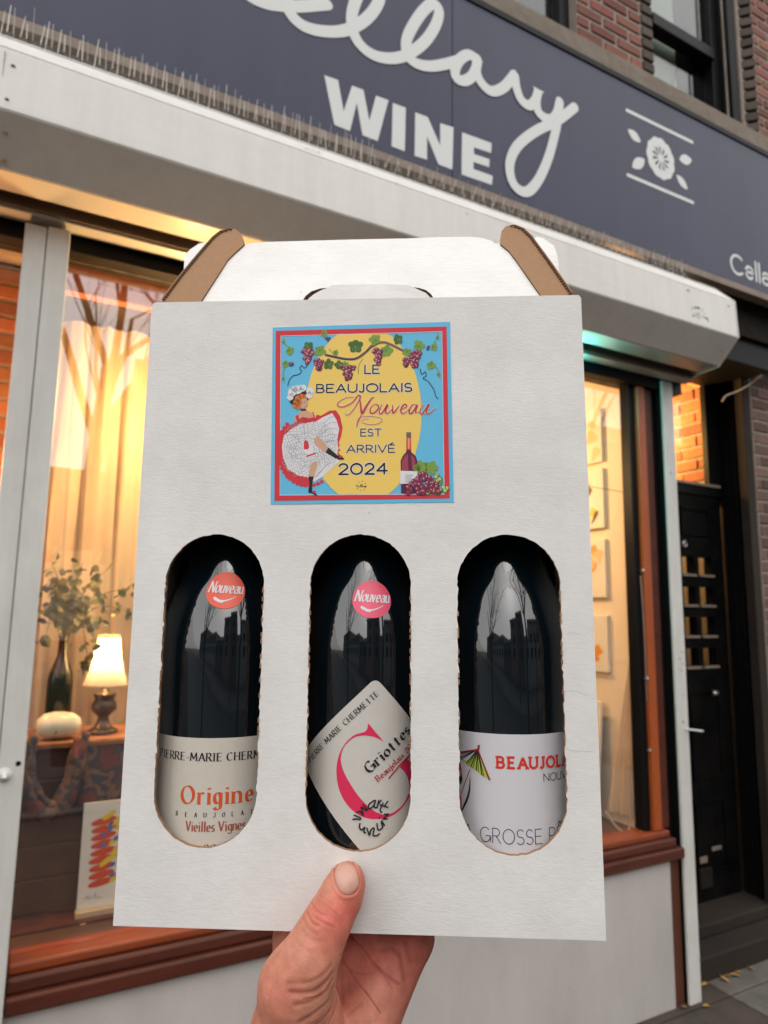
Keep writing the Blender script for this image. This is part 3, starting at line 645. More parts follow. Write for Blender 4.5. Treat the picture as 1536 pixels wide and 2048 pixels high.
# toothed brick column right of the second window: bricks set at 45 degrees
bt = brick_src(.115, .050, M_dbrick, .115)
z = 4.115
while z < 5.5:
    inst(bt, 'toothed_brick', up, (3.355, 2.085, z + .026), rot=(0, 0, R(45 + random.uniform(-2, 2)))); z += .066
b = MB(); b.box(3.212, 3.2735, 2.058, 2.298, 4.101, 6.5); obj('window_jamb', b, M_black, up)
b = MB(); b.box(3.276, 3.435, 2.052, 2.075, 3.99, 6.6); obj('mortar_strip', b, M_mortar, up)
def sash_window(x0, x1, blind, rail_z):
    w = obj('window', MB().box(x0, x0 + .05, 2.12, 2.20, 4.101, 6.3).box(x1 - .06, x1, 2.12, 2.20, 4.101, 6.3).box(x0 + .05, x1 - .06, 2.13, 2.20, 4.101, 4.16).box(x0 + .05, x1 - .06, 2.10, 2.17, rail_z, rail_z + .07), M_black, up, bevel=.005)
    obj('pane', MB().box(x0 + .051, x1 - .061, 2.17, 2.174, 4.161, rail_z - .001), M_upane, w)
    obj('pane', MB().box(x0 + .051, x1 - .061, 2.135, 2.139, rail_z + .071, 6.25), M_upane, w)
    obj('blind', MB().box(x0 + .06, x0 + .06 + blind, 2.215, 2.222, 4.10, 6.2), M_ceramic, w)
sash_window(2.604, 3.21, .30, 4.60)
sash_window(1.20, 2.083, .52, 4.70)
b = MB(); b.tube([(3.245, 2.03, 4.10), (3.245, 2.03, 6.2)], .005, 8); b.tube([(3.17, 2.06, 4.10), (3.17, 2.06, 6.2)], .006, 8)
obj('window_trim_rod', b, M_beige, up)
b = MB(); b.tube([(3.18, 1.99, 4.10), (3.23, 1.99, 4.108), (3.28, 1.99, 4.10)], [.012, .02, .01], 8); b.tube([(2.50, 1.99, 4.10), (2.53, 1.99, 4.11)], .018, 8); obj('mortar_lump', b, M_ceramic, up)

# ================================================================== DOOR RECESS
rc = thing('entrance_recess', 'dark recessed entrance with black surround at the right of the shop', 'doorway', (2.95, 2.3, 0))
b = MB(); b.box(2.56, 5.0, 1.995, 2.6, 2.93, 3.118); obj('lintel', b, M_dark, rc)
b = MB(); b.box(2.56, 3.34, 2.02, 2.36, 2.80, 2.929); obj('recess_ceiling', b, M_black, rc)
b = MB(); b.box(2.52, 2.60, 2.07, 2.42, 0.0, 2.80); obj('recess_left_wall', b, M_black, rc)
b = MB(); b.box(3.34, 3.44, 2.22, 2.60, 0.0, 2.925); obj('recess_right_wall', b, M_dark, rc)
b = MB()
b.box(3.318, 3.339, 2.24, 2.27, .15, 2.8); b.box(3.325, 3.339, 2.29, 2.33, .15, 2.8)
obj('black_pilaster', b, M_black, rc, bevel=.003)
b = MB(); b.box(3.30, 3.36, 2.165, 2.215, 0.0, 2.90); obj('corner_board', b, M_step, rc, bevel=.004)
b = MB()
zz = 0.6
while zz < 2.85:
    h = random.uniform(.05, .14); b.box(3.361, 3.361 + random.uniform(.012, .022), 2.165, 2.185, zz, zz + h); zz += h + random.uniform(0, .006)
obj('mortar_edge', b, M_beige, rc, bevel=.003)
t = thing('brick_pier', 'weathered brick pier at the right edge beside the black doorway', 'brick wall', (3.7, 2.2, 0))
b = MB(); b.box(3.384, 4.6, 2.20, 2.5, 0, 2.92); obj('mortar_backing', b, M_mortar, t)
M_pier = mat('weathered_brick', (0.16, 0.06, 0.05), 0.9, noise_=(14, 0.6, (0.13, 0.105, 0.085)), bump=(60, 0.7, 0.005), randobj=0.35)
brick_rows(t, brick_src(.165, .052, M_pier), 'Y', 2.218, 3.386, 3.95, 1.0, 2.9, .165, .052, .012, limit=150)

st = MB(); st.box(2.56, 4.2, 2.072, 2.60, -.004, .093); struct('entrance_step', st, M_step, bevel=.008)
st = MB(); st.box(2.60, 3.62, 2.185, 2.60, .094, .150); struct('door_threshold', st, M_step, bevel=.008)

dr = thing('front_door', 'black painted entrance door with small glazed panes and a letter plate', 'door', (2.95, 2.36, .15))
b = MB()
DY0, DY1 = 2.345, 2.39
cols = [(2.70, 2.785), (2.845, 2.925), (2.985, 3.075), (3.115, 3.215)]
rows = [(1.277, 1.365), (1.432, 1.522), (1.590, 1.680), (1.748, 1.838)]
b.box(2.605, 2.6995, DY0, DY1, .152, 2.17); b.box(3.2155, 3.315, DY0, DY1, .152, 2.17)
b.box(2.70, 3.215, DY0, DY1, .152, 1.2765); b.box(2.70, 3.215, DY0, DY1, 1.8385, 2.17)
for i in range(3): b.box(2.70, 3.215, DY0, DY1, rows[i][1] + .0005, rows[i + 1][0] - .0005)
for i in range(3):
    for r_ in rows: b.box(cols[i][1] + .0005, cols[i + 1][0] - .0005, DY0, DY1, r_[0], r_[1])
obj('leaf', b, M_blackdoor, dr)
for c_ in cols:
    for r_ in rows:
        b = MB(); b.box(c_[0] - .008, c_[1] + .008, DY0 - .012, DY0 - .0005, r_[0] - .014, r_[0] - .002)
        obj('pane_bead', b, M_trim, dr)
        obj('pane', MB().box(c_[0] + .0002, c_[1] - .0002, DY0 + .022, DY0 + .025, r_[0] + .0002, r_[1] - .0002), M_upane, dr)
for z0, z1 in ((.28, .62), (.72, 1.15), (1.95, 2.10)):
    for x0, x1 in ((2.70, 2.93), (2.99, 3.215)):
        b = MB(); e = .012
        b.box(x0, x1, DY0 - .008, DY0 - .0005, z0, z0 + e); b.box(x0, x1, DY0 - .008, DY0 - .0005, z1 - e, z1); b.box(x0, x0 + e, DY0 - .008, DY0 - .0005, z0 + e, z1 - e); b.box(x1 - e, x1, DY0 - .008, DY0 - .0005, z0 + e, z1 - e)
        obj('panel_moulding', b, M_blackdoor, dr)
b = MB(); b.box(3.10, 3.17, DY0 - .006, DY0 - .0005, .375, .395); b.box(2.99, 3.06, DY0 - .006, DY0 - .0005, .33, .36); obj('letter_plate', b, M_trim, dr, bevel=.002)
b = MB(); b.box(2.985, 3.075, DY0 - .02, DY0 - .0005, .22, .31); obj('mail_box', b, M_dark, dr, bevel=.003)
b = MB(); b.lathe([(0.004, 0), (.018, 0), (.02, .006), (.012, .01), (.009, .006)], (0, 0, 0), 18); k = obj('door_knocker', b, M_spike, dr, smooth=True, local=True)
k.rotation_euler = (R(90), 0, 0); k.location = Vector((3.005, DY0 - .002, 1.90)) - Vector((2.95, 2.36, .15))
b = MB(); b.tube([(3.13, DY0 - .03, 1.14), (3.16, DY0 - .035, 1.14)], .012, 10); obj('handle', b, M_spike, dr, smooth=True)
b = MB(); b.box(2.601, 3.339, 2.335, 2.41, 2.172, 2.235); b.box(2.601, 2.65, 2.335, 2.41, 2.236, 2.799); b.box(3.225, 3.339, 2.335, 2.368, 2.236, 2.799)
obj('frame', b, M_black, dr, bevel=.003)
b = MB(); b.box(2.66, 3.30, 2.325, 2.334, 2.222, 2.236); obj('frame_edge', b, M_trim, dr)
obj('transom_pane', MB().box(2.651, 3.224, 2.36, 2.364, 2.2365, 2.79), M_upane, dr)
# lit hallway behind the door
hw = thing('hallway_brick_wall', 'orange lit brick wall seen through the pane above the black door', 'brick wall', (3.32, 3.2, 1.4))
b = MB(); b.box(3.345, 3.42, 2.62, 4.5, .15, 2.93); b.box(3.325, 3.345, 2.415, 2.62, .15, 2.93); obj('mortar_backing', b, M_mortar, hw)
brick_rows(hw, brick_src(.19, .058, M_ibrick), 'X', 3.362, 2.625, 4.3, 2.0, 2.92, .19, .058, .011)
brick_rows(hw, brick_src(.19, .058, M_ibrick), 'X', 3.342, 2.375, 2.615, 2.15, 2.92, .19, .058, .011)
b = MB(); b.box(2.5, 3.344, 4.5, 4.6, .15, 2.93); b.box(2.42, 2.5, 2.43, 4.6, .15, 2.93); b.box(2.5, 3.344, 2.42, 4.6, 2.9305, 2.99); b.box(2.5, 3.344, 2.42, 4.6, .1, .149)
struct('hallway_shell', b, M_dark)

# cable dangling at the recess
b = MB(); pts = [onY(x, y, 2.10) for x, y in ((1560, 690), (1538, 722), (1527, 745), (1500, 768), (1478, 781), (1455, 790), (1448, 796), (1444, 803))]
b.tube(smooth_path(pts, 4), .0042, 7)
tag(obj('hanging_cable', b, M_wire, smooth=True), 'pale cable dangling in front of the dark recess ceiling', 'cable')

# fallen leaves and litter
lf = MB()
lf.add([(-.5, 0, 0), (-.2, .22, .05), (.2, .2, .09), (.5, .02, .02), (.2, -.2, .06), (-.2, -.22, .03), (0, 0, -.02)], [(0, 6, 1), (1, 6, 2), (2, 6, 3), (3, 6, 4), (4, 6, 5), (5, 6, 0)])
lm = bpy.data.meshes.new('fallen_leaf'); lm.from_pydata([tuple(v) for v in lf.v], [], lf.f); lm.materials.append(M_yleaf)
where = [((2.63, 2.055), .045, 'yellow fallen leaf nearest the foot of the narrow white post'), ((2.745, 2.048), .05, 'second fallen leaf from the white post along the step'),
         ((2.78, 2.058), .032, 'small fallen leaf touching the large ones below the step'), ((2.815, 2.045), .045, 'crumpled yellow leaf in the middle of the row below the step'),
         ((2.85, 2.056), .03, 'small orange leaf beyond the row of leaves at the step'), ((2.93, 2.05), .04, 'farthest yellow leaf along the base of the step'),
         ((2.42, 2.015) if False else (2.415, 1.985), .03, 'tiny dry leaf at the bottom corner of the cream panel'), ((2.50, 1.95), .035, 'dry leaf lying flat on the brown slab before the white post')]
for (xy, s_, lab) in where:
    o = bpy.data.objects.new('fallen_leaf', lm); COL.objects.link(o); o.location = (xy[0], xy[1], .008); o.rotation_euler = (random.uniform(-.3, .3), random.uniform(-.3, .3), random.uniform(0, 6)); o.scale = (s_, s_, s_ * 1.3)
    tag(o, lab, 'leaf', 'yellow leaves fallen by the step')

# ================================================================== THINGS IN THE WINDOW
def warm_light(name, loc, power, size, col=(1, .58, .23)):
    l = bpy.data.lights.new(name, 'POINT'); l.energy = power; l.shadow_soft_size = size; l.color = col
    o = bpy.data.objects.new(name, l); COL.objects.link(o); o.location = loc; return o
M_bulb = mat('warm_bulb', (1, .8, .5), .4, emit=(1, .62, .30), estr=40)
M_cyan = mat('cyan_tube', (.2, .9, .9), .4, emit=(.18, 1.0, .90), estr=70)
def pendant(loc, lab, power):
    t = thing('pendant_lamp', lab, 'lamp', loc, group='warm bulbs hanging in the shop window')
    b = MB(); b.lathe([(0, -.03), (.018, -.026), (.028, -.008), (.026, .01), (.014, .03), (.012, .045), (0, .045)], loc, 20); obj('bulb', b, M_bulb, t, smooth=True)
    b = MB(); b.lathe([(0, .046), (.014, .046), (.014, .08), (0, .082)], loc, 12); b.tube([(loc[0], loc[1], loc[2] + .08), (loc[0], loc[1], 2.9)], .003, 6); obj('cord', b, M_black, t)
    warm_light('pendant_glow', (loc[0], loc[1], loc[2] - .06), power, .04)
pendant((0.43, 2.21, 2.27), 'glowing warm bulb hanging in the window behind the carton, left side', 25)
pendant((1.70, 2.75, 2.35), 'glowing warm bulb hanging near the cream wall behind the carton', 30)
warm_light('hallway_glow', (2.95, 2.9, 2.6), 120, .1, (1, .50, .16))
warm_light('left_room_glow', (-0.45, 2.45, 2.0), 22, .08, (1, .50, .18))
t = thing('led_tube', 'cyan glowing tube along the window head, behind the carton', 'lamp', (1.5, 2.1, 2.43))
b = MB(); b.tube([(1.02, 1.990, 2.566), (1.88, 1.990, 2.566)], .006, 8); obj('tube', b, M_cyan, t)

warm_light('led_glow', (1.86, 1.955, 2.572), 1.6, .02, (.10, 1.0, .92)); warm_light('led_glow', (1.45, 1.955, 2.572), 1.2, .02, (.10, 1.0, .92))
# valance + curtains
b = MB(); b.box(-.03, 1.1, 2.30, 2.34, 2.555, 2.72); tag(obj('valance_board', b, M_ibrick, bevel=.004), 'orange brown wooden board across the top of the left window display', 'board')
def curtain(name, x0, x1, y, z0, z1, label, amp=.012, folds=9, mat_=None, tieback=None):
    b = MB(); nx, nz = 90, 26; vs = []
    for j in range(nz + 1):
        z = z0 + (z1 - z0) * j / nz
        for i in range(nx + 1):
            u = i / nx; x = x0 + (x1 - x0) * u
            w = math.sin(u * folds * 2 * math.pi + .6 * math.sin(z * 2)) + .45 * math.sin(u * folds * 4.7 * math.pi + z) + .3 * math.sin(z * 5 + u * 9)
            vs.append((x + .006 * math.sin(z * 3 + i), y + amp * w, z))
    fs = [(j * (nx + 1) + i, j * (nx + 1) + i + 1, (j + 1) * (nx + 1) + i + 1, (j + 1) * (nx + 1) + i) for j in range(nz) for i in range(nx)]
    b.add(vs, fs); return tag(obj(name, b, mat_ or M_curtain, smooth=True), label, 'curtain')
curtain('sheer_curtain', 0.0, .80, 2.56, .66, 2.56, 'sheer cream curtain hanging in folds behind the table lamp', .016, 8)
b = MB()
vs = []; nx, nz = 24, 30
for j in range(nz + 1):
    for i in range(nx + 1):
        u, v_ = i / nx, j / nz; z = .70 + 1.84 * v_
        sp_ = max(0, (1.35 - z) / .65); vs.append((2.318 - .003 * math.sin(v_ * 7) - .004 - (.003 + .008 * sp_) * (1 + math.sin(u * 17 + .5 * v_)) - .03 * sp_ * u, 2.088 + u * (.010 + .13 * sp_), z))
b.add(vs, [(j * (nx + 1) + i, j * (nx + 1) + i + 1, (j + 1) * (nx + 1) + i + 1, (j + 1) * (nx + 1) + i) for j in range(nz) for i in range(nx)])
tag(obj('side_curtain', b, M_curtain, smooth=True), 'narrow cream curtain gathered at the right edge of the shop window', 'curtain')

# crate table with patterned cloth
t = thing('crate_table', 'dark wooden crate table with glowing orange top edge under the lamp', 'table', (.27, 2.42, .645))
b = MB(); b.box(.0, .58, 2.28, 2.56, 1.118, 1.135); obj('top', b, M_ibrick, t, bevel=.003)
for i in range(5):
    b = MB(); b.box(.02, .56, 2.30, 2.312, 0.66 + i * .092, .66 + i * .092 + .0905); obj('slat', b, M_darkwood, t, bevel=.003)
for x in (.02, .54):
    for y in (2.313, 2.53): obj('leg', MB().box(x, x + .025, y, y + .02, .646, 1.117), M_darkwood, t)
def cloth_pattern():
    m = bpy.data.materials.new('patterned_scarf_cloth'); m.use_nodes = True; N = m.node_tree.nodes; L = m.node_tree.links; p = N['Principled BSDF']; p.inputs['Roughness'].default_value = .7
    tc = N.new('ShaderNodeTexCoord'); v = N.new('ShaderNodeTexVoronoi'); v.inputs['Scale'].default_value = 26
    n = N.new('ShaderNodeTexNoise'); n.inputs['Scale'].default_value = 14; n.inputs['Detail'].default_value = 4
    L.new(tc.outputs['Object'], n.inputs['Vector']); L.new(n.outputs['Color'], v.inputs['Vector'])
    r = N.new('ShaderNodeValToRGB'); r.color_ramp.interpolation = 'CONSTANT'; e = r.color_ramp.elements
    e[0].position = 0; e[0].color = (.05, .02, .015, 1); e[1].position = .30; e[1].color = (.12, .022, .016, 1)
    for ps, c in ((.42, (.035, .026, .03, 1)), (.5, (.14, .07, .04, 1)), (.58, (.03, .03, .05, 1)), (.68, (.16, .03, .02, 1)), (.8, (.18, .10, .06, 1))):
        q = e.new(ps); q.color = c
    L.new(n.outputs['Fac'], r.inputs['Fac']); L.new(r.outputs[0], p.inputs['Base Color']); return m
M_scarf = cloth_pattern()
b = MB(); nx, nz = 60, 20; vs = []
for j in range(nz + 1):
    for i in range(nx + 1):
        u, v_ = i / nx, j / nz; x = .18 + .42 * u
        vs.append((x, 2.285 - .012 * abs(math.sin(u * 19)) * v_ - .008 * v_, 1.137 - (.185 + .02 * math.sin(u * 14)) * v_ + .006 * math.sin(u * 30) * v_))
b.add(vs, [(j * (nx + 1) + i, (j + 1) * (nx + 1) + i, (j + 1) * (nx + 1) + i + 1, j * (nx + 1) + i + 1) for j in range(nz) for i in range(nx)])
tag(obj('table_cloth', b, M_scarf, smooth=True), 'dark patterned cloth hanging down the front of the crate table', 'cloth')
b = MB(); cen = smooth_path([(0.035, 2.27, 1.15), (.03, 2.262, 1.08), (.045, 2.255, 1.01), (.085, 2.25, .955), (.125, 2.252, .96), (.155, 2.258, 1.02), (.165, 2.262, 1.09), (.175, 2.275, 1.145)], 5)
k = len(cen); b.tube(cen, [.020 + .002 * math.sin(i * .9) + .010 * math.sin(math.pi * i / k) for i in range(k)], 14)
b.tube([p + Vector((.012, -.012, .02)) for p in cen], [.012 + .002 * math.sin(i * 1.3) for i in range(k)], 10)
tag(obj('draped_scarf', b, M_scarf, smooth=True), 'brown and red patterned scarf looped down from the left end of the table', 'scarf')

# table lamp
t = thing('table_lamp', 'lit table lamp with pale flared shade and bronze urn base', 'lamp', (.245, 2.40, 1.135))
b = MB(); b.lathe([(0, 0), (.045, 0), (.047, .008), (.036, .016), (.024, .022), (.018, .040), (.016, .052), (.026, .062), (.037, .075), (.038, .088), (.033, .098), (.029, .108), (.034, .118), (.036, .122), (.030, .126), (.012, .130), (.008, .145), (0, .146)], (.245, 2.40, 1.135), 36,
                   flute=lambda j, z: (.05 * math.sin(j * 2 * math.pi / 3) if .058 < z < .1 else 0)); obj('urn_base', b, M_bronze, t, smooth=True)
b = MB(); b.tube([(.245, 2.40, 1.28), (.245, 2.40, 1.33)], .006, 8); obj('stem', b, M_bronze, t)
b = MB(); prof = [(.070, .150), (.066, .158), (.057, .185), (.048, .215), (.041, .245), (.037, .275), (.035, .305)]
b.lathe(prof, (.245, 2.40, 1.135), 48, flute=lambda j, z: .025 * abs(math.sin(j * math.pi * 6 / 48)) - .012); sh_ = obj('shade', b, M_shade, t, smooth=True)
b = MB(); b.lathe([(.0715, .146), (.0722, .150), (.0715, .154), (.069, .15), (.0715, .146)], (.245, 2.40, 1.135), 40); b.lathe([(.0355, .303), (.0372, .307), (.0355, .311), (.034, .307), (.0355, .303)], (.245, 2.40, 1.135), 40); obj('shade_trim', b, M_pale_wood, t)
b = MB(); b.lathe([(0, .225), (.012, .23), (.016, .245), (.012, .262), (0, .268)], (.245, 2.40, 1.135), 16); obj('bulb', b, mat('lamp_bulb', (1, .85, .6), .4, emit=(1, .72, .38), estr=90), t, smooth=True)
warm_light('table_lamp_glow', (.245, 2.40, 1.395), 7.0, .015, (1, .66, .32))

t = thing('display_bottle', 'tall dark bottle on the table holding the leafy branches', 'bottle', (.112, 2.45, 1.135))
b = MB(); b.lathe([(0, 0), (.036, 0), (.039, .004), (.039, .16), (.036, .185), (.026, .215), (.0155, .245), (.0135, .30), (.016, .302), (.016, .315), (.011, .315), (.011, .20)], (.112, 2.45, 1.135), 32); obj('glass', b, M_glassdark, t, smooth=True)
t = thing('ceramic_gourd', 'cream ceramic jar with a small boat drawing lying beside the lamp', 'ornament', (.115, 2.34, 1.135))
b = MB(); b.lathe([(0, -.062), (.02, -.060), (.036, -.042), (.041, -.015), (.040, .015), (.033, .042), (.018, .060), (0, .064)], (0, 0, 0), 28)
for i, v_ in enumerate(b.v): b.v[i] = (v_[2] + .113, v_[1] + 2.34, -v_[0] + 1.177)
obj('jar', b, M_ceramic, t, smooth=True)
b = MB()
def fJ(u, v_, o):
    dx = u / .062; dz = v_ / .041; rr = max(0, 1 - dx * dx - dz * dz); return (.113 + u, 2.34 - .041 * math.sqrt(rr) * .93 - .0035 - o, 1.177 + v_)
for q in ([(-.032, -.016), (-.008, -.018), (-.004, -.012), (-.034, -.010)], [(-.022, -.008), (-.018, .022), (-.008, -.006)], [(-.025, -.008), (-.030, -.004), (-.021, .014)]): poly(b, q, fJ)
obj('boat_drawing', b, M_leafd, t)

# branches of leaves
t = thing('eucalyptus_branches', 'bunch of olive green leafy branches spreading above the dark bottle', 'plant', (.115, 2.45, 1.45))
b = MB(); lb = MB(); rnd = random.Random(3); nleaf = 0
leafm = {}
def leaf_src(m, nm):
    l = MB(); l.add([(-.5, 0, 0), (-.15, .33, .06), (.25, .30, .08), (.5, 0, 0), (.25, -.30, .08), (-.15, -.33, .06), (0, 0, -.03)], [(0, 6, 1), (1, 6, 2), (2, 6, 3), (3, 6, 4), (4, 6, 5), (5, 6, 0)])
    me = bpy.data.meshes.new(nm); me.from_pydata([tuple(v) for v in l.v], [], l.f); me.materials.append(m)
    class S: data = me
    return S
LS = [leaf_src(M_leafg, 'leaf'), leaf_src(M_leafd, 'leaf')]
ends = [(.30, 2.40, 1.60), (.285, 2.38, 1.53), (.22, 2.42, 1.655), (.15, 2.42, 1.68), (.06, 2.42, 1.67), (.05, 2.40, 1.60), (.04, 2.38, 1.52), (.055, 2.36, 1.44), (.12, 2.35, 1.45), (.09, 2.36, 1.50), (.16, 2.38, 1.55), (.215, 2.36, 1.47), (.19, 2.34, 1.33), (.10, 2.36, 1.60), (.13, 2.36, 1.56)]
for e_ in ends:
    s0 = Vector((.112, 2.45, 1.44)); e1 = Vector(e_); mid = (s0 + e1) / 2 + Vector((0, -.01, .05 if e_[2] > 1.45 else .12))
    pts = smooth_path([s0, mid, e1], 7); b.tube(pts, [.0022 - .0012 * i / len(pts) for i in range(len(pts))], 5)
    for i in range(22):
        q = pts[rnd.randint(3, len(pts) - 1)] + Vector((rnd.gauss(0, .014), rnd.gauss(0, .014), rnd.gauss(-.006, .016)))
        s_ = rnd.uniform(.023, .037) * (1.35 if rnd.random() < .2 else 1)
        if nleaf < 300: inst(LS[1 if rnd.random() < .4 else 0], 'leaf', t, q, rot=(rnd.uniform(-1.6, 1.6), rnd.uniform(-1.2, 1.2), rnd.uniform(0, 6.3)), scale=(s_, s_, s_)); nleaf += 1
obj('stems', b, M_stem, t)

# colourful print on a small easel
t = thing('framed_print', 'print of stacked red, yellow and blue shapes on a small pale easel', 'picture', (.33, 2.23, .645))
A0 = Vector((.207, 2.35, .618 + .005)); 
b = MB(); b.box(.194, .46, 2.245, 2.252, .668, .962); pr = obj('paper', b, M_print, t)
b = MB(); b.box(.190, .47, 2.225, 2.255, .650, .667); obj('easel_ledge', b, M_pale_wood, t, bevel=.002)
b = MB(); b.prism([(.222, 2.225, .6495), (.216, 2.195, .648), (.203, 2.195, .648), (.202, 2.225, .6495)], (0, .0, -.0015)); obj('easel_leg', b, M_pale_wood, t)
b = MB(); b.box(.33, .345, 2.253, 2.262, .646, .98); obj('easel_back_leg', b, M_pale_wood, t)
def fP(u, v_, o): return (u, 2.2445 - o, v_)
Mr, My, Mb_ = flat('print_vermilion', (.62, .065, .02)), flat('print_yellow', (.75, .52, .03)), flat('print_blue', (.10, .13, .36))
b = MB(); rnd = random.Random(5)
for i in range(9):
    z = .735 + i * .0215; poly(b, ell(.252 + .004 * rnd.random(), z, .036, .0105, 18, rot=9), fP, .0002 + i * 3e-5, 0)
    poly(b, ell(.34 + .02 * rnd.random(), z + .006, .04, .011, 18, rot=-6), fP, .0002 + i * 3e-5, 0)
for i in range(16): poly(b, ell(.265 + rnd.random() * .11, .745 + i * .0118, .022, .0075, 14, rot=rnd.uniform(10, 40)), fP, .0008 + i * 3e-5, 1)
for i in range(12): poly(b, ell(.252 + rnd.random() * .1, .752 + i * .0145, .009, .006, 12, rot=rnd.uniform(0, 60)), fP, .0015 + i * 3e-5, 2)
obj('printed_shapes', b, [Mr, My, Mb_], pr)
b = MB(); 
for q in ([(.214, .695), (.220, .704), (.224, .692), (.228, .700), (.234, .697)], [(.238, .694), (.242, .708), (.245, .693), (.254, .695), (.262, .692)]):
    pp = smooth_path(q, 5); ribbon(b, pp, [.0006] * len(pp), fP, .0003)
obj('signature', b, M_leafd, pr)

# dim furniture low in the window
t = thing('leather_chair', 'dark brown leather chair low in the left window', 'chair', (.25, 2.85, 0))
b = MB(); vs = []; nx, nz = 24, 16
for j in range(nz + 1):
    for i in range(nx + 1):
        u = -1 + 2 * i / nx; v_ = j / nz
        vs.append((.12 + .34 * u, 2.80 + .10 * u * u + .06 * v_ - .02 * math.cos(u * 9) * .3, .45 + (.50 - .12 * u * u) * v_))
b.add(vs, [(j * (nx + 1) + i, j * (nx + 1) + i + 1, (j + 1) * (nx + 1) + i + 1, (j + 1) * (nx + 1) + i) for j in range(nz) for i in range(nx)])
o = obj('backrest', b, M_leatherb, t, smooth=True); s_ = o.modifiers.new('thick', 'SOLIDIFY'); s_.thickness = .05
b = MB(); b.box(-.2, .45, 2.86, 3.4, .34, .46); obj('seat', b, M_leatherb, t, bevel=.03)
for x in (-.18, .40):
    for y in (2.9, 3.36): obj('leg', MB().box(x, x + .035, y, y + .035, 0, .34), M_darkwood, t)
b = MB(); b.box(-.02, .55, 2.20, 2.56, .6455, .652); tag(obj('display_mat', b, M_leatherb), 'dark red brown mat lying on the window ledge under the print', 'mat')

# four canvases on the right wall
def canvas(z0, z1, lab, seed, kind):
    rnd = random.Random(seed)
    t = thing('wall_print', lab, 'picture', (2.24, 2.25, z0), group='pale prints hung in a column on the cream wall')
    b = MB(); z0, z1 = 1.55 + (z0 - 1.55) * 1.0356, 1.55 + (z1 - 1.55) * 1.0356; b.box(2.310, 2.3295, 2.221, 2.48, z0, z1); cv = obj('canvas', b, M_print, t, bevel=.002)
    b = MB(); f = lambda u, v_, o: (2.3095 - o, u, v_)
    zc = (z0 + z1) / 2; Hh = (z1 - z0)
    for i in range(15):
        cy_ = 2.255 + rnd.random() * .16; cz = zc + rnd.uniform(-.34, .34) * Hh
        poly(b, ell(cy_, cz, rnd.uniform(.010, .034), rnd.uniform(.010, .036), 16, rot=rnd.uniform(0, 90), wob=.18, k=rnd.randint(2, 5)), f, .0004 + i * 3e-5, kind[rnd.randint(0, len(kind) - 1)])
    obj('painted_shapes', b, [flat('ochre', (.62, .33, .08)), flat('pale_peach', (.72, .5, .28)), flat('dark_ink', (.12, .09, .06)), flat('orange_paint', (.75, .28, .03)), flat('yellow_paint', (.75, .5, .06))], cv)
canvas(2.215, 2.46, 'pale print with ochre figure, topmost on the cream wall beside the carton', 1, [0, 1, 4])
canvas(1.915, 2.185, 'print with orange and dark face-like shapes, second from top on the cream wall', 2, [0, 2, 3, 4])
canvas(1.607, 1.865, 'pale print with faint flower and glare, third from top on the cream wall', 3, [1, 1, 0])
canvas(1.285, 1.53, 'print with bright orange and yellow shapes, lowest on the cream wall', 4, [3, 4, 3])
t = thing('chalkboard', 'small black chalkboard in a cream frame propped against the cream wall', 'chalkboard', (2.1, 2.35, .65))
b = MB(); q = lambda y, z: (2.25 + .05 * (z - .7) / .5, y * 1.0356, z)
b.prism([q(2.19, .73), q(2.60, .73), q(2.60, 1.12), q(2.19, 1.12)], (.012, 0, 0)); obj('slate', b, M_black, t)
for (ya, yb, za, zb) in ((2.165, 2.19, .70, 1.15), (2.60, 2.625, .70, 1.15), (2.1905, 2.5995, .70, .7295), (2.1905, 2.5995, 1.1205, 1.15)):
    b = MB(); b.prism([q(ya, za), q(yb, za), q(yb, zb), q(ya, zb)], (-.014, 0, 0)); obj('frame', b, M_print, t, bevel=.002)
b = MB(); rnd = random.Random(9)
for i in range(34):
    y = 2.21 + rnd.random() * .2; z = .76 + (i // 2) * .021; a = Vector(q(y, z)); pp = [a + Vector((-.0012, 0, 0)), a + Vector((-.0012, .02, .006 * rnd.random())), a + Vector((-.0012, .035, 0))]
    b.tube(pp, .001, 4)
obj('chalk_marks', b, M_post, t)
b = MB(); b.tube(smooth_path([(2.20, 2.16, .72), (2.23, 2.12, .66), (2.26, 2.10, .652), (2.28, 2.10, .69), (2.283, 2.10, .80), (2.283, 2.10, .92)], 5), .004, 6)
tag(obj('looped_cord', b, M_wire, smooth=True), 'pale cord looping on the window ledge below the side curtain', 'cord')
b = MB(); b.tube([(2.10, 2.25, 2.16), (2.20, 2.18, 2.10), (2.30, 2.08, 2.07)], .0015, 5); tag(obj('picture_wire', b, M_black), 'thin dark wire strung across the window in front of the prints', 'wire')

# ================================================================== ACROSS THE STREET (reflected in the glass)
M_bld = [mat('brown_brick_house', (.16, .10, .08), .9, noise_=(3, .5, (.12, .08, .065))), mat('grey_house_render', (.20, .19, .18), .9, noise_=(2, .5, (.15, .145, .14))), mat('dark_house_brick', (.09, .06, .055), .9, noise_=(3, .5, (.07, .05, .045)))]
def house(x0, x1, h, m, lab, y=-16):
    t = thing('row_house', lab, 'house', ((x0 + x1) / 2, y, 0), group='houses across the street')
    b = MB(); b.box(x0, x1, y - 9, y, 0, h); obj('wall', b, m, t)
    b = MB(); b.box(x0 - .1, x1 + .1, y, y + .45, h - .5, h + .15); obj('cornice', b, M_beige, t)
    n = max(1, int((x1 - x0) / 2))
    for r_ in range(int(h / 3)):
        for i in range(n):
            cx_ = x0 + (i + .5) * (x1 - x0) / n; z = 1.0 + r_ * 3
            w = obj('window', MB().box(cx_ - .5, cx_ + .5, y + .001, y + .05, z, z + 1.6), M_black, t)
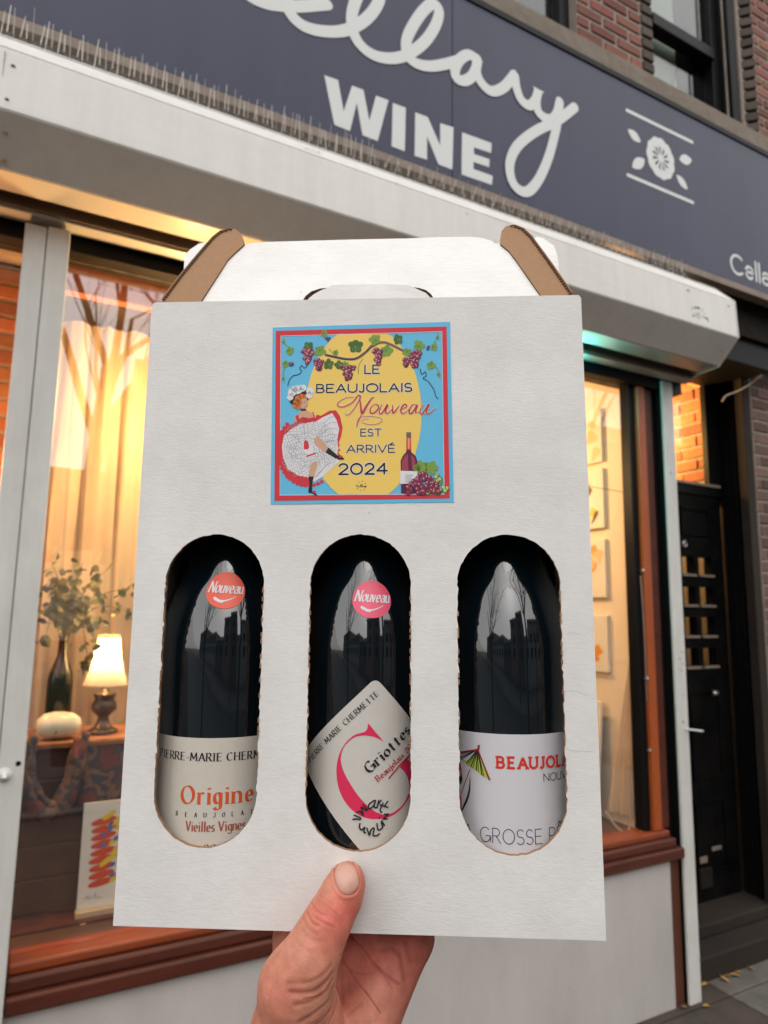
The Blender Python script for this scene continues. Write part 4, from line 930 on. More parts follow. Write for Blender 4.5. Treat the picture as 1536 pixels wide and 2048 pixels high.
for a in ((-34, -22, 9, 0, 'tall brown brick house at the far left across the street'), (-22, -12, 6.5, 1, 'low grey rendered house across the street, left'), (-12, -7.2, 5.0, 2, 'low dark brick house across the street, left of the tall ones'), (-7.2, -3.6, 9.6, 0, 'narrow tall brown brick house across the street'), (-3.6, -0.1, 10.6, 2, 'narrow tall dark brick house across the street'), (-0.1, 2.3, 5.0, 1, 'low narrow grey house in the gap between two tall ones'), (2.3, 8.5, 8.4, 1, 'tall grey house straight across the street'), (8.5, 11.5, 6.0, 0, 'brown brick house two doors right of the gap across the street'), (11.5, 15, 7.6, 2, 'brown brick house across the street, right'), (15, 30, 9.0, 2, 'dark brick house across the street, far right')):
    house(a[0], a[1], a[2], M_bld[a[3]], a[4])
def bare_tree(x, y, h, seed, lab, lean=(0, 0)):
    rnd = random.Random(seed); t = thing('bare_tree', lab, 'tree', (x, y, 0), group='bare street trees behind the viewer')
    tr = MB(); br = MB()
    def grow(p, d, r, ln, lv, mb):
        pts = [p]; rad = [r]; q = p; dd = d
        for i in range(5):
            dd = (dd + Vector((rnd.gauss(0, .10), rnd.gauss(0, .10), rnd.gauss(0.02, .06)))).normalized(); q = q + dd * ln / 5; pts.append(q); rad.append(r * (1 - .09 * (i + 1)))
        mb.tube(pts, rad, 8 if lv < 2 else 4)
        if lv < 5:
            for k in range(6 if lv == 0 else (3 if lv < 4 else 2)):
                j = rnd.randint(3, 5) if lv == 0 else rnd.randint(1, 5); a = rnd.uniform(0, 6.28); s_ = rnd.uniform(.45, .9)
                nd = (dd + Vector((math.cos(a) * s_, math.sin(a) * s_, rnd.uniform(0, .4)))).normalized()
                grow(pts[j], nd, rad[j] * rnd.uniform(.45, .68), ln * rnd.uniform(.55, .8), lv + 1, br)
    grow(Vector((x, y, 0)), Vector((lean[0], lean[1], 1)).normalized(), .115, h * .42, 0, tr)
    obj('trunk', tr, M_bark, t, smooth=True); obj('crown', br, M_bark, t)
bare_tree(0.42, -3.3, 9.5, 4, 'bare street tree nearest the kerb behind the viewer', (-.07, 0))
bare_tree(3.4, -9.5, 8, 21, 'bare tree on the far side of the road, right'); bare_tree(-2.2, -12.5, 7.5, 33, 'bare tree on the far pavement in front of the tall dark house')
bare_tree(-4.5, -3.0, 9, 8, 'bare street tree left along the kerb behind the viewer', (.05, 0))
bare_tree(7.5, -3.2, 9, 12, 'bare street tree right along the kerb behind the viewer')
# ================================================================== CARTON
CM = Matrix(((0.85968, 0.51083, -0.00281, 0.17459), (-0.51076, 0.85962, 0.01293, 0.3626), (0.00902, -0.00968, 0.99991, 1.55803), (0, 0, 0, 1)))
_bx = Vector(CM.col[0][:3]).normalized(); _bz = Vector(CM.col[2][:3]); _by = _bz.cross(_bx).normalized(); _bz = _bx.cross(_by).normalized()
CM = Matrix(((_bx.x, _by.x, _bz.x, .17459), (_bx.y, _by.y, _bz.y, .3626), (_bx.z, _by.z, _bz.z, 1.55803), (0, 0, 0, 1)))
CI = CM.inverted(); EL = CI @ Vector((0, 0, EYE)); CR = CI.to_3x3()
def lray(px, py): return CR @ ray(px, py)
def onl(px, py, y=0.0):
    d = lray(px, py); return EL + d * ((y - EL.y) / d.y)
def onpl(px, py, p, n):
    d = lray(px, py); return EL + d * ((p - EL).dot(n) / d.dot(n))
BW, BH, BD, TH = .275, .375, .091, .003
ca = thing('wine_carton', 'white three bottle gift carton with stadium windows, held up in the hand', 'carton', matrix=CM)
def stadium(cx, r, z0, z1, n=46):
    pts = []; rj = random.Random(int(cx * 1e4) + 5)
    def J(): return .00028 * rj.uniform(-1, 1)
    for i in range(n + 1): a = math.pi * i / n; pts.append((cx + (r + J()) * math.cos(a), z1 - r + (r + J()) * math.sin(a)))
    m = 60
    for i in range(1, m): pts.append((cx - r + J() + (.0005 if (i // 3) % 4 == 0 else 0), z1 - r + (z0 - z1 + 2 * r) * i / m))
    for i in range(n + 1): a = math.pi + math.pi * i / n; pts.append((cx + (r + J()) * math.cos(a), z0 + r + (r + J()) * math.sin(a)))
    for i in range(1, m): pts.append((cx + r + J() - (.0005 if (i // 3) % 4 == 0 else 0), z0 + r - (z0 - z1 + 2 * r) * i / m))
    return pts
HX = (-.0880, .0007, .0888)
w2, h2 = BW / 2, BH / 2
me = curve_mesh([[(-w2, -h2), (w2, -h2), (w2 + .0006, h2 - .002), (w2 - .001, h2), (-w2 + .002, h2), (-w2, h2 - .002)]] + [stadium(c, .0303, -.1450, .0355) for c in HX], TH)
mesh_obj('front_panel', me, [M_carton, M_kraft], ca)
# torn perforation tabs standing along the hole rims
b = MB(); rj = random.Random(11)
for c in HX:
    for k in range(26):
        z = -.11 + k * .0044 + rj.uniform(-.001, .001)
        for sx in (-1, 1):
            if rj.random() < .45:
                x = c + sx * .0299; b.box(x - .0004, x + .0004, -.0006, .0012, z, z + .0028)
_o = obj('torn_edge', b, M_kraft, ca, local=True); _o['kind'] = 'stuff'
def panel(name, b, m=M_carton, **k): return obj(name, b, m, ca, local=True, **k)
panel('side_panel', MB().box(-w2, -w2 + TH, TH + .0002, BD, -h2, h2 - .001), bevel=.0006)
panel('side_panel', MB().box(w2 - TH, w2, TH + .0002, BD, -h2, h2 - .001), bevel=.0006)
panel('back_panel', MB().box(-w2 + TH + .0002, w2 - TH - .0002, BD - TH, BD, -h2, h2))
panel('bottom_panel', MB().box(-w2 + TH + .0002, w2 - TH - .0002, TH + .0002, BD - TH - .0002, -h2, -h2 + TH))
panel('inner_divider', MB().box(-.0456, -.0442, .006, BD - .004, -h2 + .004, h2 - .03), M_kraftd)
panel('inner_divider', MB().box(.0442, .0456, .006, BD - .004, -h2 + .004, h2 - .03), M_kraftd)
panel('inner_shade_sheet', MB().box(-w2 + .004, w2 - .004, BD - .0062, BD - .0035, -h2 + .004, h2 - .004).box(-w2 + .004, w2 - .004, .0035, BD - .0065, h2 - .03, h2 - .027), M_innershade)  # added dark sheets standing for the shade around the bottle necks
# gable roof with handle: plane through the front top edge leaning back
P0 = Vector((0, .0034, h2 - .0006)); ridge = onl(720, 481, .040)
sl = (ridge - P0); sl.x = 0; sl.normalize(); NR = Vector((1, 0, 0)).cross(sl).normalized()
def rf(px, py, off=0.0):
    q = onpl(px, py, P0 + NR * off, NR); s_ = (q - P0).dot(sl)
    return q if s_ > .0006 else q + sl * (.0006 - s_)
if NR.y > 0: NR = -NR          # towards the viewer
def sheet(name, pxs, off, th, mats, rim=True, round_=0):
    pts = [rf(x, y, off(y) if callable(off) else off) for x, y in pxs]
    b = MB(); n = len(pts); o = -NR * th
    b.add([tuple(p) for p in pts] + [tuple(p + o) for p in pts], [tuple(range(n))], 0)
    b.f.append(tuple(range(2 * n - 1, n - 1, -1))); b.m.append(0)
    for i in range(n): b.f.append((i, n + i, n + (i + 1) % n, (i + 1) % n)); b.m.append(1)
    ob = obj(name, b, mats, ca, local=True)
    bm = bmesh.new(); bm.from_mesh(ob.data); bmesh.ops.recalc_face_normals(bm, faces=bm.faces[:]); bm.to_mesh(ob.data); bm.free()
    return ob
top = [(398, 612), (402, 603), (432, 556), (455, 520), (470, 505), (484, 494), (502, 486), (530, 484), (700, 479), (800, 477), (860, 479), (960, 484), (1003, 488), (1018, 500), (1032, 520), (1083, 592), (1090, 600),
       (871, 612), (868, 598), (862, 588), (852, 580), (838, 576), (825, 574), (760, 572), (660, 575), (640, 577), (622, 583), (611, 592), (604, 603), (606, 612)]
sheet('handle_panel', top, 0, .003, [M_carton, M_flute])
sheet('handle_flap', [(613, 606), (617, 597), (628, 588), (643, 580), (656, 575), (665, 570), (760, 568), (818, 570), (832, 577), (851, 585.5), (860, 594), (863, 604)], lambda y: .0012 - .0040 * max(0, (y - 570) / 34), .002, [M_carton, M_carton])
sheet('rear_handle_panel', [(770, 520), (800, 477.5), (870, 474.5), (940, 473.5), (965, 476), (985, 482), (1000, 500), (1000, 520)], -.006, .003, [M_carton, M_kraft])
lf_ = [(323, 604), (331, 588), (360, 552), (400, 503), (425, 474), (440, 462), (456, 457), (470, 458), (482, 467), (488, 480), (487, 490), (470, 505), (455, 520), (432, 556), (401, 604)]
rf_ = [(1146, 592), (1136, 574), (1100, 524), (1062, 472), (1046, 456), (1028, 449), (1012, 452), (1003, 462), (1001, 475), (1001, 488), (1018, 502), (1032, 520), (1083, 593)]
sheet('side_gusset', lf_, .0012, .003, [M_kraft, M_flute])
sheet('side_gusset', rf_, .0012, .003, [M_kraft, M_flute])
# corrugated outer edges of the gussets
def flute_edge(pts, d):
    b = MB(); P_ = densify([tuple((q.x, q.z)) for q in [rf(x, y, .0016) for x, y in pts]], .0016); Y_ = {}
    Q = [rf(x, y, .0016) for x, y in pts]; L_ = []
    for i in range(len(Q) - 1):
        k = max(1, int((Q[i + 1] - Q[i]).length / .0014))
        for j in range(k): L_.append(Q[i] + (Q[i + 1] - Q[i]) * j / k)
    dv = Vector((d, 0, .25)).normalized()
    for i, q in enumerate(L_[:-1]):
        t_ = (L_[i + 1] - q)
        if i % 2 == 0: b.prism([q - dv * .0014, q - dv * .0002, q - dv * .0002 + t_ * .9, q - dv * .0014 + t_ * .9], NR * .0008)
        b.prism([q + dv * .0001, q + dv * .0007, q + dv * .0007 + t_, q + dv * .0001 + t_], NR * .0010, 1)
    obj('flute_edge', b, [M_flute, M_kraft], ca, local=True)
flute_edge([(326, 600), (360, 554), (400, 506), (425, 477), (440, 465), (456, 460), (470, 461)], -1)
flute_edge([(1143, 588), (1100, 526), (1062, 474), (1046, 459), (1028, 452), (1014, 455)], 1)
sheet('rear_shoulder', [(366, 560), (368, 530), (369, 512), (380, 499), (398, 487), (430, 480), (430, 540)], -.016, .003, [M_carton, M_kraft])
sheet('rear_shoulder', [(1050, 540), (1058, 486), (1073, 473), (1086, 476), (1100, 486), (1108, 492), (1114, 508), (1117, 528), (1118, 560), (1100, 575)], -.016, .003, [M_carton, M_kraft])

# shallow creases of the board at the right
M_crs = mat('crease_shadow_line', (.60, .59, .57), .7)
for q in ([(1130, 1383), (1150, 1381), (1165, 1387), (1176, 1391)], [(1133, 1267), (1150, 1266), (1160, 1270)], [(1136, 1500), (1160, 1503), (1185, 1502)]):
    b = MB(); pp = smooth_path([tuple((p.x, p.z)) for p in [onl(x, y) for x, y in q]], 4); ribbon(b, pp, [.00022] * len(pp), lambda u, v_, o: (u, -o, v_), .00008, caps=False)
    obj('board_crease', b, M_crs, ca, local=True)

# ------------------------------------------------------------------ the square sticker
def fC(u, v_, o): return (u, -.0004 - o, v_)
def K(x, y):
    p = onl(530 + x / 3.938, 630 + y / 3.938); return (p.x, p.z)
C_sky, C_red, C_yel = flat('sticker_blue', (.13, .50, .76)), flat('sticker_red', (.62, .035, .05)), flat('sticker_yellow', (.86, .60, .14))
C_blk, C_wht, C_skin = flat('print_black', (.012, .014, .018)), flat('print_white', (.72, .72, .74)), flat('print_skin', (.62, .36, .24))
C_grn, C_dgrn, C_pur, C_pur2 = flat('print_green', (.20, .33, .06)), flat('print_dark_green', (.06, .14, .035)), flat('print_purple', (.10, .015, .05)), flat('print_magenta', (.34, .05, .09))
C_org, C_vine, C_line, C_lime = flat('print_orange_hair', (.62, .18, .03)), flat('print_vine_bark', (.16, .12, .11)), flat('print_grey_line', (.10, .10, .12)), flat('print_lime', (.48, .55, .16))
C_nou = flat('print_script_red', (.55, .06, .035))
b = MB(); n = 30
cs = [K(*q) for q in ((62, 100), (1457, 55), (1487, 1475), (45, 1492))]
b.prism([(x, -.0003, z) for x, z in cs], (0, .0003, 0)); stk = obj('square_sticker', b, C_sky, ca, local=True)
def sub(name, b, mats): return obj(name, b, mats, stk, local=True)
def quadring(o, i, off, m=0):
    A_ = [K(*q) for q in o]; B_ = [K(*q) for q in i]; bb = MB()
    for k in range(4): bb.add([fC(*A_[k], off), fC(*A_[(k + 1) % 4], off), fC(*B_[(k + 1) % 4], off), fC(*B_[k], off)], [(0, 1, 2, 3)])
    return bb
R_o = [(86, 127), (1430, 93), (1455, 1445), (75, 1465)]; R_i = [(127, 170), (1392, 135), (1410, 1410), (120, 1418)]
W_o = [(124, 166), (1395, 131), (1414, 1414), (117, 1422)]
sub('red_border', quadring(R_o, R_i, .00003), C_red); sub('white_border_line', quadring(W_o, R_i, .00006), C_wht)
# yellow oval clipped by the frame
b = MB(); pts = []
for i in range(72):
    a = 2 * math.pi * i / 72; x = 775 + 458 * math.cos(a); y = 780 + 700 * math.sin(a); y = min(max(y, 152), 1413); pts.append(K(x, y))
poly(b, pts, fC, .00005); sub('yellow_oval', b, C_yel)
b = MB()
def halo_text(s, p0, p1, h, w):
    b = MB()
    text(b, s, K(*p0), K(*p1), h / 3.938 / 3590 * 1.0 * (3590 / 3280), fC, w=w + .13, off=.00008, mi=1, dz=1.2e-6)
    text(b, s, K(*p0), K(*p1), h / 3.938 / 3590 * 1.0 * (3590 / 3280), fC, w=w, off=.00016, mi=0, dz=1.2e-6)
    sub('printed_lettering', b, [C_blk, C_wht])
halo_text('LE', (787, 463), (900, 462), 70, .16)
halo_text('BEAUJOLAIS', (408, 614), (1155, 604), 68, .17)
halo_text('EST', (755, 955), (915, 955), 58, .15)
halo_text('ARRIVÉ', (645, 1086), (1022, 1082), 60, .15)
halo_text('2024', (584, 1256), (960, 1252), 84, .17)
b = MB()
def script(q, w0, w1, m=0, o=.0002):
    pp = smooth_path([K(*p) for p in q], 6); k = len(pp)
    ribbon(b, pp, [(w0 + (w1 - w0) * abs(math.sin(i * 3.14159 / max(1, k - 1)))) for i in range(k)], fC, o, m)
sc_ = 1 / 3.938 / 3280
N_strokes = [([(700, 650), (640, 655), (580, 690), (575, 720), (620, 725), (690, 690), (730, 640), (750, 640), (745, 670), (680, 770), (640, 790), (632, 770)], 2, 7),
 ([(745, 640), (752, 700), (765, 775), (800, 720), (840, 660), (860, 650)], 3, 12), ([(765, 775), (740, 830), (720, 890)], 2, 6), ([(720, 890), (735, 820), (800, 800), (900, 810), (920, 840), (860, 865), (780, 855), (765, 830), (820, 815)], 1.5, 3),
 ([(862, 705), (830, 740), (835, 775), (865, 770), (895, 735), (885, 708), (862, 705)], 4, 9), ([(920, 708), (900, 765), (920, 778), (965, 710), (950, 760), (965, 778), (1000, 745)], 4, 9),
 ([(1005, 708), (1010, 775), (1060, 712)], 4, 9), ([(1075, 745), (1115, 725), (1105, 705), (1080, 725), (1070, 760), (1090, 778), (1130, 750)], 4, 9),
 ([(1195, 710), (1160, 712), (1135, 760), (1155, 778), (1200, 712), (1185, 770), (1215, 765)], 4, 9), ([(1245, 705), (1220, 765), (1240, 778), (1290, 706), (1270, 765), (1290, 778), (1345, 735)], 4, 9)]
for q, a, c in N_strokes: script(q, a * sc_ + .00012, c * sc_ + .00012, 1, .00017)
for q, a, c in N_strokes: script(q, a * sc_ * .7, c * sc_ * .85, 0, .00022)
sub('script_word', b, [C_nou, C_wht])
# garland of vine, leaves and grapes
b = MB(); rnd = random.Random(21)
def pp_(q, w, m, o): pp = smooth_path([K(*p) for p in q], 5); ribbon(b, pp, [w * sc_] * len(pp), fC, o, m)
pp_([(480, 318), (560, 335), (640, 350), (720, 345), (790, 300), (850, 240), (930, 218), (1000, 240), (1070, 275), (1130, 300)], 11, 0, .0001)
pp_([(482, 314), (600, 345), (700, 350), (800, 285), (900, 225)], 3, 1, .00015)
for q in ([(335, 400), (310, 420), (290, 400), (275, 425), (290, 445), (265, 470), (225, 480), (195, 510), (180, 560)], [(1222, 425), (1235, 470), (1260, 450), (1270, 480), (1245, 500), (1280, 520), (1300, 545), (1330, 590), (1345, 640), (1365, 662)]): pp_(q, 3, 1, .0001)
for q in ([(150, 185), (160, 230), (200, 260)], [(150, 530), (145, 450), (165, 410)], [(1365, 140), (1350, 190), (1330, 220)], [(1375, 495), (1360, 430), (1330, 400)], [(735, 465), (740, 400), (770, 350)], [(505, 270), (530, 300), (560, 330)]): pp_(q, 3.5, 2, .0001)
def vleaf(x, y, r, rot, m):
    pts = []
    for i in range(20):
        a = 2 * math.pi * i / 20; rr = r * (.72 + .28 * abs(math.cos(2.5 * a))) * (1 - .25 * max(0, math.cos(a)) ** 6)
        pts.append(K(x + rr * math.cos(a + R(rot)), y + rr * math.sin(a + R(rot))))
    poly(b, pts, fC, .00012 + rnd.random() * .00002, m)
    for a in (-40, 0, 40): pp_([(x, y), (x + r * .75 * math.cos(R(rot + 180 + a)), y + r * .75 * math.sin(R(rot + 180 + a)))], 1.6, 2 if m == 3 else 3, .00016)
for a in ((345, 255, 45, 20, 3), (435, 290, 50, 80, 2), (500, 390, 46, 200, 3), (585, 400, 42, 120, 3), (715, 245, 62, 270, 3), (865, 195, 50, 250, 2), (960, 290, 55, 60, 2), (1045, 195, 44, 180, 3), (1120, 300, 40, 100, 2), (1215, 240, 48, 300, 2), (1335, 255, 32, 0, 2), (1310, 400, 38, 60, 2), (200, 285, 36, 30, 2), (165, 390, 30, 60, 2), (470, 150, 30, 10, 2), (150, 215, 16, 0, 2), (148, 505, 15, 0, 2), (560, 300, 26, 0, 2), (635, 395, 30, 40, 2), (1360, 180, 15, 0, 2), (1370, 470, 18, 0, 2)): vleaf(*a)
def bunch(x, y, w, h, n, cols, r=15, tip=True):
    for i in range(n):
        t_ = rnd.random(); yy = y + h * t_; ww = w * (1 - .8 * t_ if tip else 1); xx = x + rnd.uniform(-.5, .5) * ww; rr = r * rnd.uniform(.8, 1.1)
        poly(b, [K(*q) for q in ell(xx, yy, rr, rr, 10)], fC, .00018 + i * 1.2e-6, cols[0]); poly(b, [K(*q) for q in ell(xx - 2, yy - 2, rr * .72, rr * .72, 9)], fC, .000181 + i * 1.2e-6, rnd.choice(cols[1:])); poly(b, [K(*q) for q in ell(xx - rr * .3, yy - rr * .35, rr * .22, rr * .22, 6)], fC, .000182 + i * 1.2e-6, 7)
bunch(335, 275, 110, 110, 46, (4, 5, 5, 6)); bunch(425, 350, 80, 85, 30, (4, 5)); bunch(890, 270, 85, 130, 36, (4, 5, 5, 6)); bunch(1180, 290, 110, 135, 48, (4, 5, 5, 6)); bunch(1110, 345, 60, 60, 18, (4, 5)); bunch(655, 400, 120, 110, 46, (4, 5, 5)); bunch(490, 180, 50, 25, 10, (4, 8), 10); bunch(210, 380, 40, 25, 9, (4, 8), 10); bunch(1280, 250, 35, 25, 9, (4, 8), 9)
sub('grape_garland', b, [C_vine, C_blk, C_grn, C_dgrn, C_pur, C_pur2, flat('print_pink', (.6, .16, .18)), C_wht, flat('print_indigo', (.06, .05, .2))])
# bottle and grapes at the lower right of the sticker
b = MB()
def pg(q, m, o): poly(b, [K(*p) for p in q], fC, o, m)
pg([(1072, 1405), (1068, 1150), (1085, 1110), (1112, 1080), (1115, 945), (1150, 945), (1152, 1080), (1185, 1110), (1200, 1150), (1200, 1405), (1140, 1412)], 0, .0001)
pg([(1080, 1150), (1100, 1115), (1125, 1095), (1130, 1225), (1078, 1225)], 1, .00013); pg([(1150, 1100), (1180, 1130), (1190, 1220), (1160, 1225)], 1, .00013)
pg([(1113, 965), (1150, 965), (1153, 1065), (1112, 1065)], 2, .00014); pg([(1113, 925), (1150, 925), (1152, 962), (1113, 962)], 3, .00014); pg([(1126, 972), (1138, 972), (1138, 1055), (1126, 1055)], 7, .00016)
pg([(1066, 1228), (1200, 1232), (1200, 1325), (1066, 1332)], 4, .00015)
for i in range(5):
    for x0 in (1105, 1130): pp_([(x0, 1262 + i * 13), (x0 + rnd.uniform(20, 45), 1262 + i * 13)], 1.6, 5, .0002)
for a in ((1230, 1200, 55, 250, 6), (1310, 1205, 58, 290, 6), (1200, 1205, 34, 200, 6)):
    x, y, r, rt, m = a; pts = [K(x + r * (.7 + .3 * abs(math.cos(2.5 * t_))) * math.cos(t_ + R(rt)), y + r * (.7 + .3 * abs(math.cos(2.5 * t_))) * math.sin(t_ + R(rt))) for t_ in [2 * math.pi * i / 20 for i in range(20)]]; poly(b, pts, fC, .00021, m)
def cl(n, x0, x1, y0, y1, c1, c2, o):
    for i in range(n):
        xx, yy = rnd.uniform(x0, x1), rnd.uniform(y0, y1)
        if (yy - y0) / (y1 - y0) < abs(xx - (x0 + x1) / 2) / (x1 - x0) * 1.3: continue
        poly(b, [K(*q) for q in ell(xx, yy, 19, 19, 11)], fC, o + i * 1.2e-6, c1); poly(b, [K(*q) for q in ell(xx - 2, yy - 3, 14, 14, 10)], fC, o + i * 1.2e-6 + 5e-7, c2); poly(b, [K(*q) for q in ell(xx - 6, yy - 7, 4, 4, 6)], fC, o + i * 1.2e-6 + 8e-7, 4)
cl(60, 1280, 1440, 1260, 1405, 8, 9, .00023); cl(110, 1125, 1370, 1230, 1408, 0, 1, .00035)
sub('bottle_and_grapes_picture', b, [C_pur, C_pur2, flat('print_foil_red', (.68, .08, .04)), C_vine, C_wht, C_line, C_grn, flat('print_peach', (.75, .38, .25)), C_dgrn, C_lime])
# dancing figure
b = MB()
O = .0001
pg([(395, 812), (450, 790), (510, 755), (560, 752), (592, 800), (612, 890), (600, 960), (582, 1010), (578, 1120), (470, 1130), (380, 1290), (345, 1345), (290, 1352), (240, 1322), (170, 1290), (138, 1225), (100, 1110), (92, 1050), (108, 960), (125, 915), (170, 875), (250, 850), (300, 812), (350, 820)], 0, O)
pg([(400, 842), (460, 805), (530, 775), (565, 830), (585, 900), (570, 980), (578, 1060), (570, 1120), (590, 1150), (520, 1215), (440, 1285), (385, 1315), (330, 1275), (260, 1265), (180, 1215), (145, 1130), (135, 1040), (150, 950), (210, 900), (280, 860), (340, 850)], 1, O + .00003)
for k in range(46):    # ruffles on the red hem
    t_ = k / 46; a = t_ * 2 * math.pi; x = 340 + 245 * math.cos(a); y = 1065 + 280 * math.sin(a)
    if not (x > 470 and y > 1120) and not (y < 850 and x < 420): pg(ell(x * .97 + 8, y, 17, 14, 9), 0, O + .00002)
for k in range(30):
    a = rnd.uniform(0, 6.28); r1, r2 = rnd.uniform(60, 130), rnd.uniform(150, 220); c0 = (360 + r1 * math.cos(a), 1050 + r1 * math.sin(a)); c1 = (360 + r2 * math.cos(a + .12), 1050 + r2 * math.sin(a + .12))
    pp_([c0, ((c0[0] + c1[0]) / 2 + 8, (c0[1] + c1[1]) / 2 - 8), c1], 1.5, 6, O + .00006)
for rr in range(40, 235, 18):
    n_ = int(rr / 5)
    for i in range(n_):
        a = 2 * math.pi * i / n_ + rr; x0 = 345 + rr * .98 * math.cos(a); y0 = 1060 + rr * 1.05 * math.sin(a)
        if (x0 > 560) or (x0 > 430 and y0 > 1180) or (y0 < 850) or (y0 > 1270) or x0 < 150: continue
        da_ = math.pi / n_; pp_([(345 + rr * math.cos(a - da_), 1060 + rr * 1.05 * math.sin(a - da_)), (345 + (rr + 11) * math.cos(a), 1060 + (rr + 11) * 1.05 * math.sin(a)), (345 + rr * math.cos(a + da_), 1060 + rr * 1.05 * math.sin(a + da_))], 1.5, 6 if (i + rr) % 5 else 2, O + .00005)
for q in ([(460, 860), (500, 820), (540, 800)], [(470, 880), (520, 850), (560, 850)], [(440, 940), (500, 900), (570, 900)], [(470, 960), (520, 940), (570, 950)], [(480, 1000), (530, 990), (565, 1000)], [(430, 1250), (470, 1200), (520, 1160)], [(400, 1280), (440, 1230), (500, 1170)]): pp_(q, 2.2, 6, O + .00006)
for rr in (95, 130):
    q = [(330 + rr * 1.05 * math.cos(t_ * .3) + 8 * math.sin(t_ * 3), 1060 + rr * math.sin(t_ * .3) + 8 * math.cos(t_ * 3)) for t_ in range(22)]; pp_(q, 1.6, 6, O + .00007)
pg([(308, 1060), (308, 1000), (322, 982), (340, 1000), (350, 1040), (340, 1060)], 0, O + .00009); pg([(325, 1110), (405, 1082), (405, 1095), (328, 1122)], 0, O + .00009)
pg([(385, 985), (410, 955), (440, 975), (470, 1010), (500, 1045), (478, 1085), (440, 1060), (400, 1025)], 3, O + .0001)
pg([(500, 1045), (540, 1080), (580, 1115), (560, 1135), (520, 1110), (478, 1085)], 4, O + .0001); pg([(565, 1112), (600, 1105), (628, 1140), (580, 1142), (560, 1128)], 4, O + .0001)
pg(ell(597, 1118, 13, 11, 9), 0, O + .00012)
pg([(372, 1165), (410, 1150), (415, 1190), (385, 1275), (343, 1272), (352, 1210)], 3, O + .0001)
pg([(343, 1272), (385, 1275), (372, 1340), (372, 1385), (412, 1418), (400, 1426), (365, 1400), (345, 1402), (342, 1380), (352, 1340)], 4, O + .0001); pg(ell(388, 1395, 15, 12, 9), 0, O + .00012)
pg([(225, 850), (235, 800), (270, 775), (285, 750), (325, 748), (350, 765), (375, 775), (392, 810), (350, 820), (300, 812), (262, 838)], 3, O + .00011)
pg([(240, 800), (262, 785), (270, 820), (300, 805), (350, 815), (392, 805), (400, 822), (350, 832), (300, 826), (255, 848)], 0, O + .00012); pg([(370, 760), (382, 770), (396, 806), (386, 808)], 0, O + .00012)
pg([(282, 745), (322, 742), (325, 756), (284, 758)], 4, O + .00014)
pg([(235, 640), (240, 600), (300, 575), (345, 600), (352, 660), (335, 680), (300, 640), (250, 700), (225, 715), (195, 690), (210, 650)], 4, O + .00011)
pg([(290, 665), (330, 655), (340, 700), (335, 725), (310, 742), (285, 738), (275, 700)], 3, O + .00013)
for c_ in ((250, 690, 26), (240, 715, 22), (262, 660, 26), (290, 645, 22), (318, 645, 18), (262, 730, 18), (275, 695, 20)): pg(ell(c_[0], c_[1], c_[2], c_[2], 11), 5, O + .00014)
for c_ in ((260, 590, 36), (300, 578, 28), (215, 610, 34), (200, 650, 26), (355, 600, 30), (350, 635, 26), (232, 585, 24)): pg(ell(c_[0], c_[1], c_[2], c_[2], 11, 0, .1, 5), 1, O + .00015)
for c_ in ((262, 590), (215, 615), (355, 605), (300, 580)): pp_([(c_[0] - 14, c_[1] + 12), (c_[0], c_[1]), (c_[0] + 8, c_[1] + 16)], 1.6, 2, O + .00018)
pp_([(308, 690), (318, 688)], 1.8, 4, O + .00018); pp_([(322, 722), (332, 720)], 2, 0, O + .00018)
sub('dancer_picture', b, [C_red, C_wht, C_line, C_skin, C_blk, C_org, flat('print_pale_grey', (.36, .36, .40))])
b = MB()
for i in range(8):
    a = i * math.pi / 4 + .2; poly(b, [K(*q) for q in ell(760 + 36 * math.cos(a), 1347 + 36 * math.sin(a), 4, 4, 6)], fC, .0001)
for q in ([(732, 1345), (722, 1340), (722, 1356), (738, 1352), (742, 1344), (738, 1356), (750, 1352), (756, 1332), (754, 1356), (766, 1332), (763, 1354), (774, 1346), (768, 1356), (780, 1348)], [(780, 1346), (782, 1356), (792, 1344), (786, 1362), (800, 1346)]): pp_(q, 1.6, 0, .0001)
sub('small_crest', b, C_blk)

# ================================================================== BOTTLES
RB = .0430; BYC = .0035 + RB; BZ = -h2 + .0035
def LB(px, py, cx, r=RB):
    d = lray(px, py); ox, oy = EL.x - cx, EL.y - BYC
    a = d.x ** 2 + d.y ** 2; b_ = 2 * (ox * d.x + oy * d.y); c = ox * ox + oy * oy - r * r; dd = b_ * b_ - 4 * a * c
    if dd < 0: t_ = -b_ / (2 * a)
    else: t_ = (-b_ - math.sqrt(dd)) / (2 * a)
    p = EL + d * t_; return (r * math.atan2(p.x - cx, -(p.y - BYC)), p.z)
prof = [(0, .004), (.02, .002), (.036, 0), (.0418, .002), (RB, .006)] + [(RB, .006 + .142 * i / 8) for i in range(1, 9)] + [(.0426, .156), (.0412, .166), (.0388, .176), (.0353, .187), (.0308, .198), (.0272, .209), (.0238, .220), (.0208, .231), (.0184, .243), (.0168, .256), (.0156, .27), (.0150, .285), (.0168, .287), (.0168, .296), (.0150, .298), (0, .298)]
def rad_at(h):
    for (r0, z0), (r1, z1) in zip(prof[4:], prof[5:]):
        if z0 <= h <= z1 and z1 > z0: return r0 + (r1 - r0) * (h - z0) / (z1 - z0)
    return RB
def fine_profile():
    """Catmull-Rom through the profile for a smooth reflection"""
    body = [Vector(p) for p in prof[4:-5]]
    return prof[:4] + [tuple(p) for p in smooth_path(body, 4)] + prof[-5:]
FP_ = fine_profile()
M_foil = mat('black_capsule_foil', (.008, .008, .01), .35)
